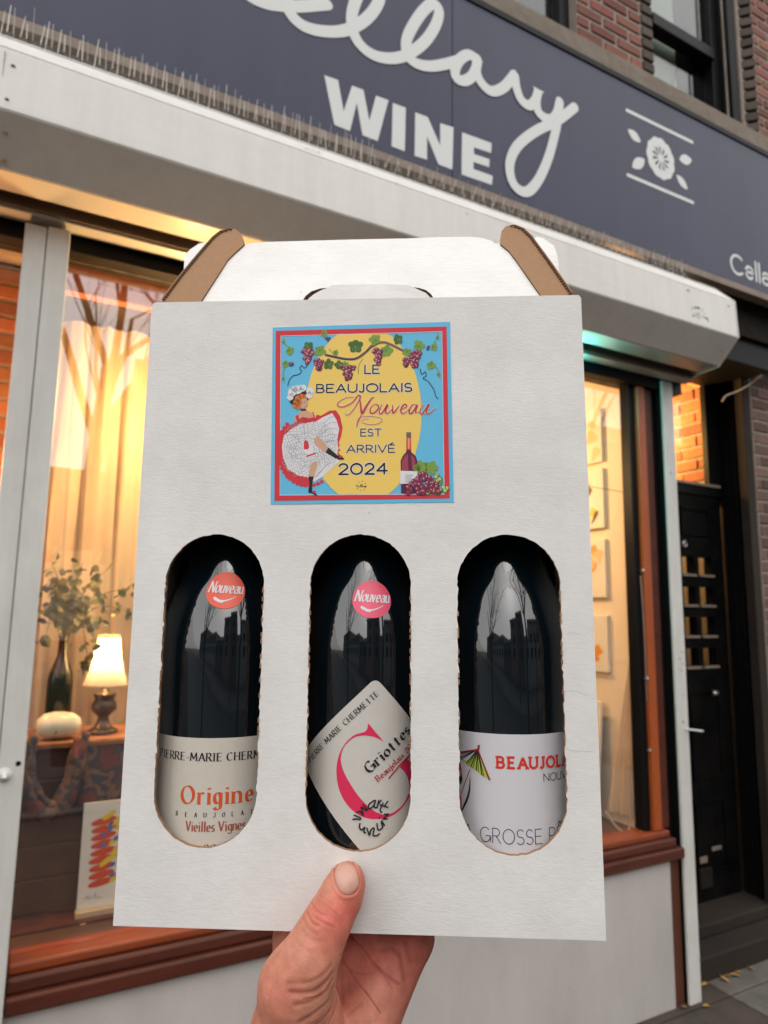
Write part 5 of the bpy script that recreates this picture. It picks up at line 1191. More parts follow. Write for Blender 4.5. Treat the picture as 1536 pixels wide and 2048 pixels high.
def bottle(cx, label):
    t = thing('wine_bottle', label, 'bottle', matrix=CM @ Matrix.Translation((cx, BYC, BZ)), group='wine bottles in the carton')
    b = MB(); b.lathe(FP_, (0, 0, 0), 96); obj('glass', b, M_bottle, t, smooth=True, local=True)
    b = MB(); b.lathe([(.0187, .245), (.0174, .256), (.0162, .27), (.0158, .286), (.0176, .2865), (.0176, .2975), (.015, .2985), (0, .2985)], (0, 0, 0), 40); obj('capsule', b, M_foil, t, smooth=True, local=True)
    def f(u, v_, o):                      # u = arc length, v = carton z
        h = v_ - BZ; r = rad_at(h) + .00025 + o; a = u / RB
        return (r * math.sin(a), -r * math.cos(a), h)
    return t, f
def wrap_rect(b, f, pts, o, nu=40, nv=10):
    """bilinear quad (4 corners in u,v) bent round the bottle"""
    P_ = [Vector(p) for p in pts]; vs = []
    for j in range(nv + 1):
        for i in range(nu + 1):
            s_, t_ = i / nu, j / nv; q = (P_[0] * (1 - s_) + P_[1] * s_) * (1 - t_) + (P_[3] * (1 - s_) + P_[2] * s_) * t_; vs.append(f(q.x, q.y, o))
    b.add(vs, [(j * (nu + 1) + i, (j + 1) * (nu + 1) + i, (j + 1) * (nu + 1) + i + 1, j * (nu + 1) + i + 1) for j in range(nv) for i in range(nu)])
M_lab1 = mat('cream_wine_label', (.60, .56, .49), .7, noise_=(200, .6, (.57, .53, .46)), bump=(500, .25, .0004))
M_lab3 = mat('white_wine_label', (.62, .61, .645), .6, noise_=(200, .6, (.60, .59, .62)), bump=(500, .15, .0003))
I_blk, I_org, I_brn, I_pink = flat('ink_black', (.02, .02, .025), .6), flat('ink_orange', (.62, .09, .02), .6), flat('ink_rust', (.36, .09, .05), .6), flat('ink_pink', (.70, .03, .10), .5)
I_red, I_dred, I_lime = flat('ink_red', (.62, .035, .02), .6), flat('ink_dark_red', (.30, .02, .025), .6), flat('ink_lime', (.42, .52, .05), .6)
def roundseal(t, f, px, py, r, m, cx, lab):
    h0 = BZ + .2
    p = onl(px, py, .006); dx = p.x - cx
    b = MB(); vs = []
    # disc lies on the shoulder: find the surface point in front of the viewer
    best = None
    for k in range(200):
        hh = .15 + k * .0006; rr = rad_at(hh) + .0004
        d = lray(px, py); zz = BZ + hh
        s_, z_ = LB(px, py, cx, rr)
        if best is None or abs(z_ - zz) < best[0]: best = (abs(z_ - zz), s_ / rr * RB, z_, rr)
    _, u0, v0, rr = best; k_ = RB / rr
    n = 40; cen = f(u0, v0, .0003)
    rings = [cen]; fs = []
    for j in range(1, 6):
        for i in range(n):
            a = 2 * math.pi * i / n; rings.append(f(u0 + r * j / 5 * math.cos(a) * k_, v0 + r * .96 * j / 5 * math.sin(a), .0003))
    fs += [(0, 1 + i, 1 + (i + 1) % n) for i in range(n)]
    for j in range(4):
        for i in range(n): fs.append((1 + j * n + i, 1 + (j + 1) * n + i, 1 + (j + 1) * n + (i + 1) % n, 1 + j * n + (i + 1) % n))
    b.add(rings, fs); s = obj('round_seal', b, m, t, smooth=True, local=True)
    b = MB(); g_ = lambda u, v_, o: f(u0 + u * k_, v0 + v_, .0003 + o)
    text(b, 'Nouveau', (-r * .90, -r * .10), (r * .84, -r * .18), r * .56, g_, w=.15, style='serif', shear=.22, gap=.14, off=.0002, dz=3e-6)
    pp = smooth_path([(-r * .50, -r * .42), (-r * .2, -r * .56), (r * .15, -r * .52), (r * .55, -r * .33)], 6); k = len(pp)
    ribbon(b, pp, [r * .06 * (1 - i / k) + .0001 for i in range(k)], g_, .0002); ribbon(b, [p + Vector((0, -r * .07)) for p in pp[:k // 2]], [r * .025] * (k // 2), g_, .00021)
    obj('seal_lettering', b, C_wht, s, local=True)
SEAL1, SEAL2 = mat('vermilion_seal', (.78, .085, .035), .35), mat('pink_seal', (.78, .075, .15), .35)

# ---- left bottle
cx = -.0908; t, f = bottle(cx, 'dark wine bottle with cream Origine label in the left window of the carton')
def L1(x, y): return LB(280 + x / 5.486, 1400 + y / 5.486, cx)
ztop = L1(800, 418)[1]
b = MB(); wrap_rect(b, f, [(-.058, ztop), (.058, ztop), (.058, ztop - .09), (-.058, ztop - .09)], .00005, 60, 8); lb_ = obj('label', b, M_lab1, t, smooth=True, local=True)
b = MB(); hc = lambda px: px / 5.486 / 3370
zb = L1(800, 668)[1]
for s_, xa, xb in (('PIERRE-', 230, 545), ('MARIE', 552, 905), ('CHER', 952, 1225)):
    text(b, s_, (L1(xa, 640)[0], zb), (L1(xb, 640)[0], zb), hc(82), f, w=.17, style='serif', off=.0002, step=.002)
text(b, 'METTE', (L1(1240, 640)[0], zb), (L1(1240, 640)[0] + .022, zb), hc(82), f, w=.17, style='serif', off=.0002, step=.002)
obj('label_lettering', b, I_blk, lb_, local=True); b = MB()
z2 = L1(800, 1285)[1]
for i, c_ in enumerate('BEAUJOLAIS'):
    x0 = L1(397 + i * 101, 1280)[0] if i < 9 else L1(1215, 1280)[0] + .0055
    text(b, c_, (x0, z2), (x0 + hc(26) + .0001, z2), hc(46), f, w=.16, style='serif', off=.0002)
obj('label_lettering', b, I_blk, lb_, local=True); b = MB()
text(b, '2024', (L1(700, 1650)[0], L1(760, 1652)[1]), (L1(980, 1650)[0], L1(760, 1652)[1]), hc(62), f, w=.17, style='serif', off=.0002)
obj('label_lettering', b, I_blk, lb_, local=True); b = MB()
text(b, 'O', (L1(1300, 900)[0], L1(1300, 905)[1]), (L1(1300, 900)[0] + .006, L1(1300, 905)[1]), hc(130), f, w=.12, off=.0002)
obj('label_lettering', b, I_blk, lb_, local=True)
z3 = L1(800, 1140)[1]; b = MB()
for s_, xa, xb in (('O', 455, 592), ('ri', 632, 775), ('g', 808, 890), ('in', 930, 1105), ('e', 1155, 1232)): text(b, s_, (L1(xa, 1140)[0], z3), (L1(xb, 1120)[0], z3), hc(178), f, w=.17, style='serif', off=.0002, step=.002, gap=.22)
obj('label_title', b, I_org, lb_, local=True)
z4 = L1(800, 1440)[1]; b = MB(); text(b, 'Vieilles', (L1(505, 1440)[0], z4), (L1(815, 1440)[0], z4), hc(98), f, w=.14, style='serif', off=.0002, step=.002, gap=.2); text(b, 'Vignes', (L1(860, 1440)[0], z4), (L1(1150, 1420)[0], z4), hc(98), f, w=.14, style='serif', off=.0002, step=.002, gap=.2); obj('label_subtitle', b, I_brn, lb_, local=True)
roundseal(t, f, 451, 1180, .0120, SEAL1, cx, '')

# ---- middle bottle, diamond label
cx = .0006; t, f = bottle(cx, 'dark wine bottle with diagonal white label and big pink G, middle window of the carton')
def L2(x, y): return LB(590 + x / 5.388, 1340 + y / 5.388, cx)
T_ = Vector(L2(868, 82)); Lf = Vector(L2(128, 850)); Bt = Vector(L2(775, 1930)); Rt = Vector(L2(1245, 430))
da = (Lf - T_).normalized(); db = (Rt - T_).normalized()
# left corner of the label lies where the two edges meet
Lc = Vector(L2(112, 1010)); 
side = .072
b = MB(); nn_ = 30; vs = []
db = Vector((-da.y, da.x)); db = db if db.y < 0 else -db
def rr_(s_, t_):
    return T_ + da * s_ + db * t_
la = (Lc - T_).dot(da)
vs = []; N1, N2 = 44, 44; lb2 = .088
for j in range(N2 + 1):
    for i in range(N1 + 1):
        s_ = la * i / N1; t_ = lb2 * j / N2; rc_ = .004
        # rounded corners: pull the outermost points in
        ds = min(s_, la - s_); dt = min(t_, lb2 - t_)
        if ds < rc_ and dt < rc_:
            vx, vy = rc_ - ds, rc_ - dt; m_ = max(vx, vy); l_ = math.hypot(vx, vy)
            if l_ > 0:
                k_ = m_ / l_; nx_, ny_ = vx * k_, vy * k_
                s_ = (rc_ - nx_) if s_ < la / 2 else la - (rc_ - nx_); t_ = (rc_ - ny_) if t_ < lb2 / 2 else lb2 - (rc_ - ny_)
        q = rr_(s_, t_); vs.append(f(q.x, q.y, .00005))
b.add(vs, [(j * (N1 + 1) + i, j * (N1 + 1) + i + 1, (j + 1) * (N1 + 1) + i + 1, (j + 1) * (N1 + 1) + i) for j in range(N2) for i in range(N1)])
M_lab2 = mat('ivory_wine_label', (.60, .575, .53), .7, noise_=(200, .6, (.57, .545, .50)), bump=(500, .25, .0004))
lb_ = obj('label', b, M_lab2, t, smooth=True, local=True)
hc = lambda px: px / 5.388 / 3370
b = MB(); text(b, 'PIERRE-MARIE', L2(175, 1000), L2(512, 630), hc(58), f, w=.16, style='serif', off=.0003, step=.002, gap=.2); text(b, 'CHERMETTE', L2(545, 600), L2(905, 262), hc(58), f, w=.16, style='serif', off=.0003, step=.002, gap=.2)
obj('label_lettering', b, I_blk, lb_, local=True); b = MB()
text(b, 'Griottes', L2(800, 1115), L2(1232, 660), hc(108), f, w=.19, style='serif', off=.0005, step=.002, gap=.2)
obj('label_lettering', b, I_blk, lb_, local=True)
b = MB(); text(b, 'Beaujolais 2024', L2(892, 1205), L2(1300, 760), hc(62), f, w=.17, style='serif', off=.0004, step=.002, gap=.2)
pp = densify([L2(1005, 1165), L2(1130, 1015), L2(1262, 872)], .002); ribbon(b, pp, [.00045] * len(pp), f, .00045, caps=False); obj('label_subtitle', b, flat('ink_crimson', (.42, .03, .05), .6), lb_, local=True)
b = MB()
outer = [(955, 770), (870, 672), (790, 578), (782, 615), (765, 655), (720, 675), (640, 700), (560, 770), (500, 860), (465, 960), (450, 1060), (455, 1180), (480, 1290), (530, 1400), (600, 1490), (690, 1560), (790, 1598), (900, 1603), (1000, 1585), (1100, 1530), (1190, 1430), (1245, 1320), (1262, 1240)]
inner = [(955, 770), (900, 740), (860, 722), (830, 715), (780, 706), (740, 703), (650, 720), (570, 780), (520, 850), (497, 930), (500, 1000), (530, 1100), (600, 1230), (680, 1350), (770, 1450), (860, 1520), (900, 1540), (940, 1555), (1010, 1552), (1090, 1510), (1170, 1430), (1220, 1320), (1228, 1240)]
ou = smooth_path([L2(*q) for q in outer], 4); inn = smooth_path([L2(*q) for q in inner], 4)
n_ = len(ou); b.add([f(*(ou[i] * (1 - k / 6) + inn[i] * (k / 6)), .0002) for k in range(7) for i in range(n_)], [(k * n_ + i, k * n_ + i + 1, (k + 1) * n_ + i + 1, (k + 1) * n_ + i) for k in range(6) for i in range(n_ - 1)])
q = [L2(*p) for p in ((1125, 1045), (1195, 950), (1240, 985), (1290, 1050), (1300, 1240), (1228, 1240), (1210, 1160), (1180, 1100))]; b.add([f(a[0], a[1], .00022) for a in q], [(0, 1, 7), (1, 2, 6, 7), (2, 3, 5, 6), (3, 4, 5)])
obj('big_initial', b, I_pink, lb_, local=True)
b = MB()
for q in ([(628, 1605), (660, 1600), (700, 1605), (705, 1590), (665, 1570), (640, 1560)], [(665, 1530), (700, 1520), (735, 1560), (728, 1530), (715, 1475), (760, 1505), (778, 1500), (735, 1450)],
          [(850, 1400), (800, 1440), (790, 1480), (815, 1485), (855, 1440), (865, 1395), (850, 1470), (880, 1480)], [(900, 1400), (880, 1480)], [(895, 1440), (925, 1400)], [(945, 1430), (915, 1500), (930, 1530)], [(915, 1450), (995, 1475)], [(995, 1410), (960, 1460)],
          [(700, 1650), (695, 1690), (720, 1720), (750, 1690), (742, 1740), (760, 1750)], [(775, 1700), (800, 1775), (815, 1720), (850, 1700), (840, 1775), (880, 1778), (905, 1760)],
          [(880, 1650), (895, 1720), (940, 1690), (925, 1640)], [(930, 1620), (960, 1670)], [(905, 1585), (912, 1590)], [(945, 1600), (990, 1600)], [(960, 1590), (985, 1560), (1005, 1550), (960, 1550)]):
    pp = smooth_path([L2(*p) for p in q], 4); ribbon(b, pp, [.00042] * len(pp), f, .0006)
obj('handwritten_motto', b, I_blk, lb_, local=True)
roundseal(t, f, 744, 1198, .0120, SEAL2, cx, '')

# ---- right bottle
cx = .0906; t, f = bottle(cx, 'dark wine bottle with white umbrella label in the right window of the carton')
def L3(x, y): return LB(890 + x / 5.689, 1400 + y / 5.689, cx)
ztop = L3(1000, 390)[1]
b = MB(); wrap_rect(b, f, [(-.058, ztop), (.058, ztop), (.058, ztop - .095), (-.058, ztop - .095)], .00005, 60, 8); lb_ = obj('label', b, M_lab3, t, smooth=True, local=True)
hc = lambda px: px / 5.689 / 3370
z1 = L3(900, 775)[1]; x0 = L3(590, 770)[0]; x1 = L3(1380, 770)[0]
b = MB(); text(b, 'BEAU', (x0, z1), (L3(1045, 770)[0], z1), hc(112), f, w=.24, style='slab', off=.0002, step=.002, gap=.3); text(b, 'JOLA', (L3(1070, 770)[0], z1), (x1, z1), hc(112), f, w=.24, style='slab', off=.0006, step=.002, gap=.3); obj('label_title', b, I_red, lb_, local=True)
b = MB(); z1 = L3(1250, 908)[1]; x0 = L3(1120, 900)[0]; x1 = L3(1390, 900)[0]; text(b, 'NOUV', (x0, z1), (L3(1365, 900)[0], z1), hc(80), f, w=.11, off=.0002, step=.002)
obj('label_lettering', b, I_blk, lb_, local=True); b = MB()
z1 = L3(800, 1640)[1]; x0 = L3(405, 1620)[0]; x1 = L3(1100, 1640)[0]; text(b, 'GROSSE', (x0, z1), (x1, z1), hc(150), f, w=.055, off=.0002, step=.002)
obj('label_lettering', b, I_blk, lb_, local=True); b = MB()
text(b, 'LA', (L3(130, 1560)[0], z1), (L3(325, 1560)[0], z1), hc(150), f, w=.055, off=.0002)
obj('label_lettering', b, I_blk, lb_, local=True); b = MB()
x0 = L3(1185, 1620)[0]; text(b, 'PI', (x0, z1), (x0 + .0062, z1), hc(150), f, w=.055, off=.0002)
obj('label_lettering', b, I_blk, lb_, local=True); b = MB()
z1 = L3(1330, 1422)[1]; x0 = L3(1288, 1420)[0]; text(b, 'DO', (x0, z1), (x0 + .0042, z1), hc(50), f, w=.2, off=.0002)
obj('label_lettering', b, I_blk, lb_, local=True)
def pl3(b, q, o, m): 
    pts = [L3(*p) for p in q]; b.add([f(a[0], a[1], o) for a in pts], [tuple(range(len(pts)))], m)
b = MB()
tipp = (378, 560); rimp = [(160, 600), (165, 660), (250, 720), (300, 760), (360, 800), (425, 855), (505, 905)]; rim0 = [(130, 610)] + rimp
for i in range(len(rim0) - 1): pl3(b, [tipp, rim0[i], rim0[i + 1]], .0002 + i * 8e-6, 0)
for i, q in enumerate(rimp): 
    pp = [Vector(L3(*tipp)), Vector(L3(*q))]; ribbon(b, densify(pp, .002), [.00032] * len(densify(pp, .002)), f, .0004, 1 if i < 6 else 2, caps=False)
    if i < 6:
        q2 = (q[0] + 22, q[1] + 16); pp = densify([L3(*tipp), L3(*q2)], .002); ribbon(b, pp, [.0002] * len(pp), f, .0004, 1, caps=False)
for q, w_, m_ in (([(390, 520), (383, 560)], .0007, 2), ([(378, 560), (130, 600)], .0004, 2), ([(378, 560), (512, 905)], .0004, 2), ([(292, 785), (192, 1065)], .00025, 2)):
    pp = densify([L3(*p) for p in q], .002); ribbon(b, pp, [w_] * len(pp), f, .00045, m_)
pp = smooth_path([L3(*p) for p in [(290, 870), (285, 1000), (262, 1110), (215, 1220), (175, 1290)]], 6); k = len(pp); ribbon(b, pp, [.0001 + .0006 * math.sin(math.pi * i / k) for i in range(k)], f, .0003, 1)
obj('umbrella_picture', b, [I_lime, I_blk, I_dred], lb_, local=True)
b = MB()
pl3(b, [(90, 660), (140, 670), (175, 700), (195, 790), (200, 860), (190, 930), (165, 950), (140, 900), (80, 900)], .0002, 0)
pl3(b, [(168, 860), (198, 850), (205, 900), (190, 950), (165, 962)], .00024, 1); pl3(b, [(145, 780), (180, 800), (185, 860), (150, 900)], .00025, 2)
pts = ell(157, 748, 15, 17, 10); pl3(b, pts, .00026, 2); pl3(b, ell(159, 748, 8, 9, 8), .0003, 1)
pl3(b, [(90, 960), (140, 980), (165, 1030), (190, 1100), (195, 1180), (190, 1240), (150, 1260), (110, 1150)], .0002, 0)
pl3(b, [(130, 1000), (145, 1040), (165, 1100), (168, 1180), (150, 1160), (135, 1080)], .00024, 2)
for y in (1190, 1215, 1240): pl3(b, [(160, y), (195, y - 5), (193, y + 6), (160, y + 10)], .00026, 1)
obj('red_bird_picture', b, [flat('ink_rose', (.50, .05, .06), .6), I_blk, flat('ink_pale_pink', (.66, .30, .28), .6)], lb_, local=True)

# ================================================================== THE HAND
def sdf_mesh(prims, lo, hi, h, cut):
    nx, ny, nz = [int((hi[i] - lo[i]) / h) + 1 for i in range(3)]
    xs = (lo[0] + h * np.arange(nx)).astype(np.float32)[:, None, None]; ys = (lo[1] + h * np.arange(ny)).astype(np.float32)[None, :, None]; zs = (lo[2] + h * np.arange(nz)).astype(np.float32)[None, None, :]
    D = np.full((nx, ny, nz), 1.0, np.float32)
    for a, b_, ra, rb, k in prims:
        # only work inside the primitive's own neighbourhood
        mr = max(ra, rb) + .03
        i0 = [max(0, int((min(a[i], b_[i]) - mr - lo[i]) / h)) for i in range(3)]; i1 = [min((nx, ny, nz)[i], int((max(a[i], b_[i]) + mr - lo[i]) / h) + 2) for i in range(3)]
        if any(i1[i] <= i0[i] for i in range(3)): continue
        S = (slice(i0[0], i1[0]), slice(i0[1], i1[1]), slice(i0[2], i1[2]))
        X_, Y_, Z_ = xs[S[0]] - a[0], ys[:, S[1]] - a[1], zs[:, :, S[2]] - a[2]
        v = np.array(b_) - np.array(a); L2_ = float(v @ v) + 1e-12
        t_ = np.clip((X_ * v[0] + Y_ * v[1] + Z_ * v[2]) / L2_, 0, 1)
        d = np.sqrt((X_ - t_ * v[0]) ** 2 + (Y_ - t_ * v[1]) ** 2 + (Z_ - t_ * v[2]) ** 2) - (ra + (rb - ra) * t_)
        c = D[S]; hh = np.clip(.5 + .5 * (c - d) / k, 0, 1); D[S] = c + (d - c) * hh - k * hh * (1 - hh)
    if cut is not None:
        (bx0, bx1), (by0, by1), (bz0, bz1) = cut
        qx = np.maximum(bx0 - xs, xs - bx1); qy = np.maximum(by0 - ys, ys - by1); qz = np.maximum(bz0 - zs, zs - bz1)
        bd = np.maximum(np.maximum(qx, qy), qz); D = np.maximum(D, -bd)
    ins = D < 0
    code = np.zeros((nx - 1, ny - 1, nz - 1), np.uint8)
    corners = [(i, j, k) for i in (0, 1) for j in (0, 1) for k in (0, 1)]
    cnt = sum(ins[i:nx - 1 + i, j:ny - 1 + j, k:nz - 1 + k].astype(np.uint8) for i, j, k in corners)
    cells = np.argwhere((cnt > 0) & (cnt < 8)); idx = -np.ones((nx - 1, ny - 1, nz - 1), np.int32); idx[tuple(cells.T)] = np.arange(len(cells))
    P_ = np.zeros((len(cells), 3)); C_ = np.zeros(len(cells))
    for a_ in range(3):
        oth = [q for q in range(3) if q != a_]
        for u in (0, 1):
            for v_ in (0, 1):
                o0 = np.zeros(3, int); o0[oth[0]] = u; o0[oth[1]] = v_; o1 = o0.copy(); o1[a_] = 1
                d0 = D[tuple((cells + o0).T)]; d1 = D[tuple((cells + o1).T)]; m = (d0 < 0) != (d1 < 0); t_ = np.where(m, d0 / np.where(m, d0 - d1, 1), 0)
                for ax in range(3): P_[:, ax] += np.where(m, o0[ax] + (t_ if ax == a_ else 0), 0)
                C_ += m
    P_ /= C_[:, None]; V = (cells + P_) * h + np.array(lo)
    F = []
    for a_ in range(3):
        sl0 = [slice(None)] * 3; sl1 = [slice(None)] * 3; sl0[a_] = slice(0, -1); sl1[a_] = slice(1, None)
        A_ = ins[tuple(sl0)]; B_ = ins[tuple(sl1)]; e = np.argwhere(A_ != B_); o1, o2 = [q for q in range(3) if q != a_]
        lim = np.array([nx, ny, nz]) - 1
        ok = (e[:, o1] > 0) & (e[:, o2] > 0) & (e[:, o1] < lim[o1]) & (e[:, o2] < lim[o2]) & (e[:, a_] < lim[a_]); e = e[ok]
        fl = A_[tuple(e.T)]
        def cell(du, dv):
            q = e.copy(); q[:, o1] -= du; q[:, o2] -= dv; return idx[tuple(q.T)]
        q = np.stack([cell(1, 1), cell(0, 1), cell(0, 0), cell(1, 0)], 1); flip = fl if a_ != 1 else ~fl
        q[~flip] = q[~flip][:, ::-1]; F.append(q)
    return V, np.concatenate(F)
k1, k2 = .007, .010
prims = [
 # thumb
 ((-.0035, -.0125, -.1560), (-.0070, -.0135, -.1640), .0098, .0104, k1), ((-.0070, -.0135, -.1640), (-.0140, -.0195, -.1755), .0104, .0114, k1), ((-.0140, -.0195, -.1755), (-.0215, -.0225, -.1900), .0116, .0128, k1),
 ((-.0215, -.0225, -.1900), (-.0290, -.0180, -.2060), .0130, .0170, k2), ((-.0290, -.0180, -.2060), (-.0330, -.0080, -.2350), .0185, .0200, k2), ((-.0330, -.0080, -.2350), (-.0310, .0020, -.2700), .0200, .0200, k2),
 ((-.0240, -.0030, -.2260), (-.0230, .0030, -.2600), .0165, .0180, k2),
 # palm: metacarpals from the wrist to below the box
 ((-.0330, .0150, -.2700), (-.0390, .0340, -.2060), .0170, .0135, k2), ((-.0200, .0180, -.2700), (-.0140, .0400, -.2040), .0170, .0128, k2), ((-.0070, .0180, -.2700), (.0100, .0400, -.2035), .0170, .0128, k2),
 ((-.0050, .0140, -.2700), (.0330, .0350, -.2040), .0155, .0112, k2), ((-.0020, .0100, -.2600), (.0100, .0200, -.2270), .0160, .0120, k2),
 ((.0190, .0290, -.2150), (.0280, .0320, -.2070), .0105, .0110, k1),
 # wrist and forearm
 ((-.0260, .0060, -.2900), (-.0200, -.0100, -.3500), .0235, .0250, .014), ((-.0080, .0100, -.2900), (-.0020, -.0100, -.3500), .0220, .0250, .014), ((-.0150, .0060, -.2700), (-.0150, .0060, -.3000), .0230, .0240, .014),
 ((-.0110, -.0100, -.3500), (-.0060, -.0700, -.4600), .0300, .0360, .014)]
# four fingers lie under the carton and curl up behind it
for x0, x1, r_, ln in ((-.0390, -.0420, .0092, .088), (-.0140, -.0150, .0096, .094), (.0100, .0110, .0092, .090), (.0330, .0380, .0082, .082)):
    prims += [((x0, .034, -.2045), (x1, .034 + ln * .50, -.1985), r_ * 1.22, r_ * 1.05, .005), ((x1, .034 + ln * .50, -.1985), (x1, .034 + ln * .86, -.1955), r_ * 1.05, r_ * .95, .005), ((x1, .034 + ln * .86, -.1955), (x1, .1040, -.1720 + (ln - .09) * .4), r_ * .95, r_ * .82, .005)]
V, F = sdf_mesh(prims, (-.085, -.115, -.49), (.070, .125, -.140), .00105, ((-.1375, .1375), (-.0002, .0912), (-.1877, .2)))
me = bpy.data.meshes.new('hand_surface'); me.from_pydata(V.tolist(), [], F.tolist()); me.update()
bm = bmesh.new(); bm.from_mesh(me); bmesh.ops.recalc_face_normals(bm, faces=bm.faces[:])
for _ in range(2): bmesh.ops.smooth_vert(bm, verts=bm.verts[:], factor=.5, use_axis_x=True, use_axis_y=True, use_axis_z=True)
# finer skin where it can be seen
near = [f_ for f_ in bm.faces if f_.calc_center_median().z > -.262 and f_.calc_center_median().y < .06]
bmesh.ops.subdivide_edges(bm, edges=list({e for f_ in near for e in f_.edges}), cuts=1, use_grid_fill=True, smooth=0)
bmesh.ops.smooth_vert(bm, verts=[v for v in bm.verts if v.co.z > -.262], factor=.5, use_axis_x=True, use_axis_y=True, use_axis_z=True)
bm.normal_update(); bm.to_mesh(me)
from mathutils.bvhtree import BVHTree
bvh = BVHTree.FromBMesh(bm); bm.free()
def hit(x, y):
    d = lray(480 + x / 3.491, 1680 + y / 3.491).normalized(); r_ = bvh.ray_cast(EL, d); return r_[0], r_[1]
cr = [([(500, 430), (520, 475), (570, 520)], .00045, .0005), ([(470, 505), (500, 570), (545, 600)], .0005, .0006), ([(530, 545), (580, 575), (655, 610)], .0005, .0006), ([(595, 440), (640, 490), (680, 525)], .0002, .0005), ([(560, 390), (600, 420), (630, 440)], .0002, .0005), ([(500, 480), (530, 500), (600, 525)], .00025, .0004),
      ([(440, 540), (480, 620), (540, 660)], .0003, .0008), ([(430, 620), (500, 690), (600, 710)], .00018, .001), ([(400, 700), (470, 770), (600, 790)], .00018, .001),
      ([(640, 930), (600, 990), (500, 1060), (350, 1060)], .0007, .0012), ([(640, 980), (590, 1070), (480, 1130), (390, 1150)], .0007, .0012), ([(650, 1020), (620, 1120), (520, 1210), (420, 1270)], .0008, .0012), ([(665, 1060), (640, 1170), (580, 1250), (530, 1285)], .0008, .0011), ([(675, 1100), (660, 1200), (620, 1285)], .0007, .0009), ([(630, 880), (580, 940), (480, 990), (330, 1000)], .0004, .0011), ([(620, 1010), (560, 1090), (450, 1110)], .0004, .0007), ([(655, 1130), (600, 1210), (500, 1285)], .0004, .0007),
      ([(780, 670), (860, 770), (940, 870), (1040, 960), (1110, 1010)], .0012, .0006), ([(700, 800), (740, 880), (830, 1010), (900, 1100), (980, 1210)], .0009, .0005), ([(1110, 810), (1130, 900), (1145, 980)], .0009, .0012), ([(740, 890), (800, 930), (880, 940)], .0004, .0007), ([(980, 780), (1050, 760), (1100, 800)], .0006, .0012), ([(850, 1140), (750, 1230)], .0004, .0006), ([(930, 860), (1000, 940), (1060, 1040)], .0004, .0006), ([(720, 860), (710, 1000), (715, 1150)], .00035, .0008), ([(1150, 720), (1170, 800), (1190, 850)], .0006, .0014)]
nv = len(me.vertices); co = np.zeros(nv * 3); me.vertices.foreach_get('co', co); co = co.reshape(-1, 3); no = np.zeros(nv * 3); me.vertices.foreach_get('normal', no); no = no.reshape(-1, 3)
disp = np.zeros(nv); cmask = np.zeros(nv)
def seg_dist(P_, a, b_):
    v = b_ - a; t_ = np.clip(((P_ - a) @ v) / (v @ v + 1e-14), 0, 1); return np.linalg.norm(P_ - a - t_[:, None] * v, axis=1)
for q, dep, w_ in cr:
    pts = [hit(p.x, p.y)[0] for p in smooth_path(q, 4)]; pts = [np.array(p) for p in pts if p is not None]
    if len(pts) < 2: continue
    dm = np.full(nv, 1.0)
    for a, b_ in zip(pts[:-1], pts[1:]): dm = np.minimum(dm, seg_dist(co, a, b_))
    g_ = np.exp(-(dm / w_) ** 2); disp -= dep * g_ * .5; disp += dep * .12 * np.exp(-((dm - 2.2 * w_) / (1.2 * w_)) ** 2); cmask = np.maximum(cmask, g_ * min(1, dep / .0006))
# nail bed
nc, nn0 = hit(745, 262); nc = np.array(nc)
def nail_uv(q):
    # photo-space ellipse of the nail, tilted a little to the right
    x, y = q; a = R(-14); dx, dy = x - 745, y - 262
    return (dx * math.cos(a) + dy * math.sin(a)) / 84, (-dx * math.sin(a) + dy * math.cos(a)) / 122
border = []
for i in range(49):
    a = 2 * math.pi * i / 48; e_ = 2 / 2.3; u = math.copysign(abs(math.cos(a)) ** e_, math.cos(a)); v_ = math.copysign(abs(math.sin(a)) ** e_, math.sin(a)); t_ = R(-14)
    x = 745 + 84 * u * math.cos(t_) - 122 * v_ * math.sin(t_); y = 262 + 84 * u * math.sin(t_) + 122 * v_ * math.cos(t_); border.append((x, y))
bp = [hit(*q)[0] for q in border]; bp = [np.array(p) for p in bp if p is not None]; dm = np.full(nv, 1.0)
for a, b_ in zip(bp[:-1], bp[1:]): dm = np.minimum(dm, seg_dist(co, a, b_))
disp -= .0006 * np.exp(-(dm / .00055) ** 2); disp += .0003 * np.exp(-((dm - .0013) / .0009) ** 2) * (np.linalg.norm(co - nc, axis=1) > .0075)
cmask = np.maximum(cmask, .7 * np.exp(-(dm / .0006) ** 2))
co2 = co + no * disp[:, None]; me.vertices.foreach_set('co', co2.reshape(-1)); me.polygons.foreach_set('use_smooth', [True] * len(me.polygons)); me.update()
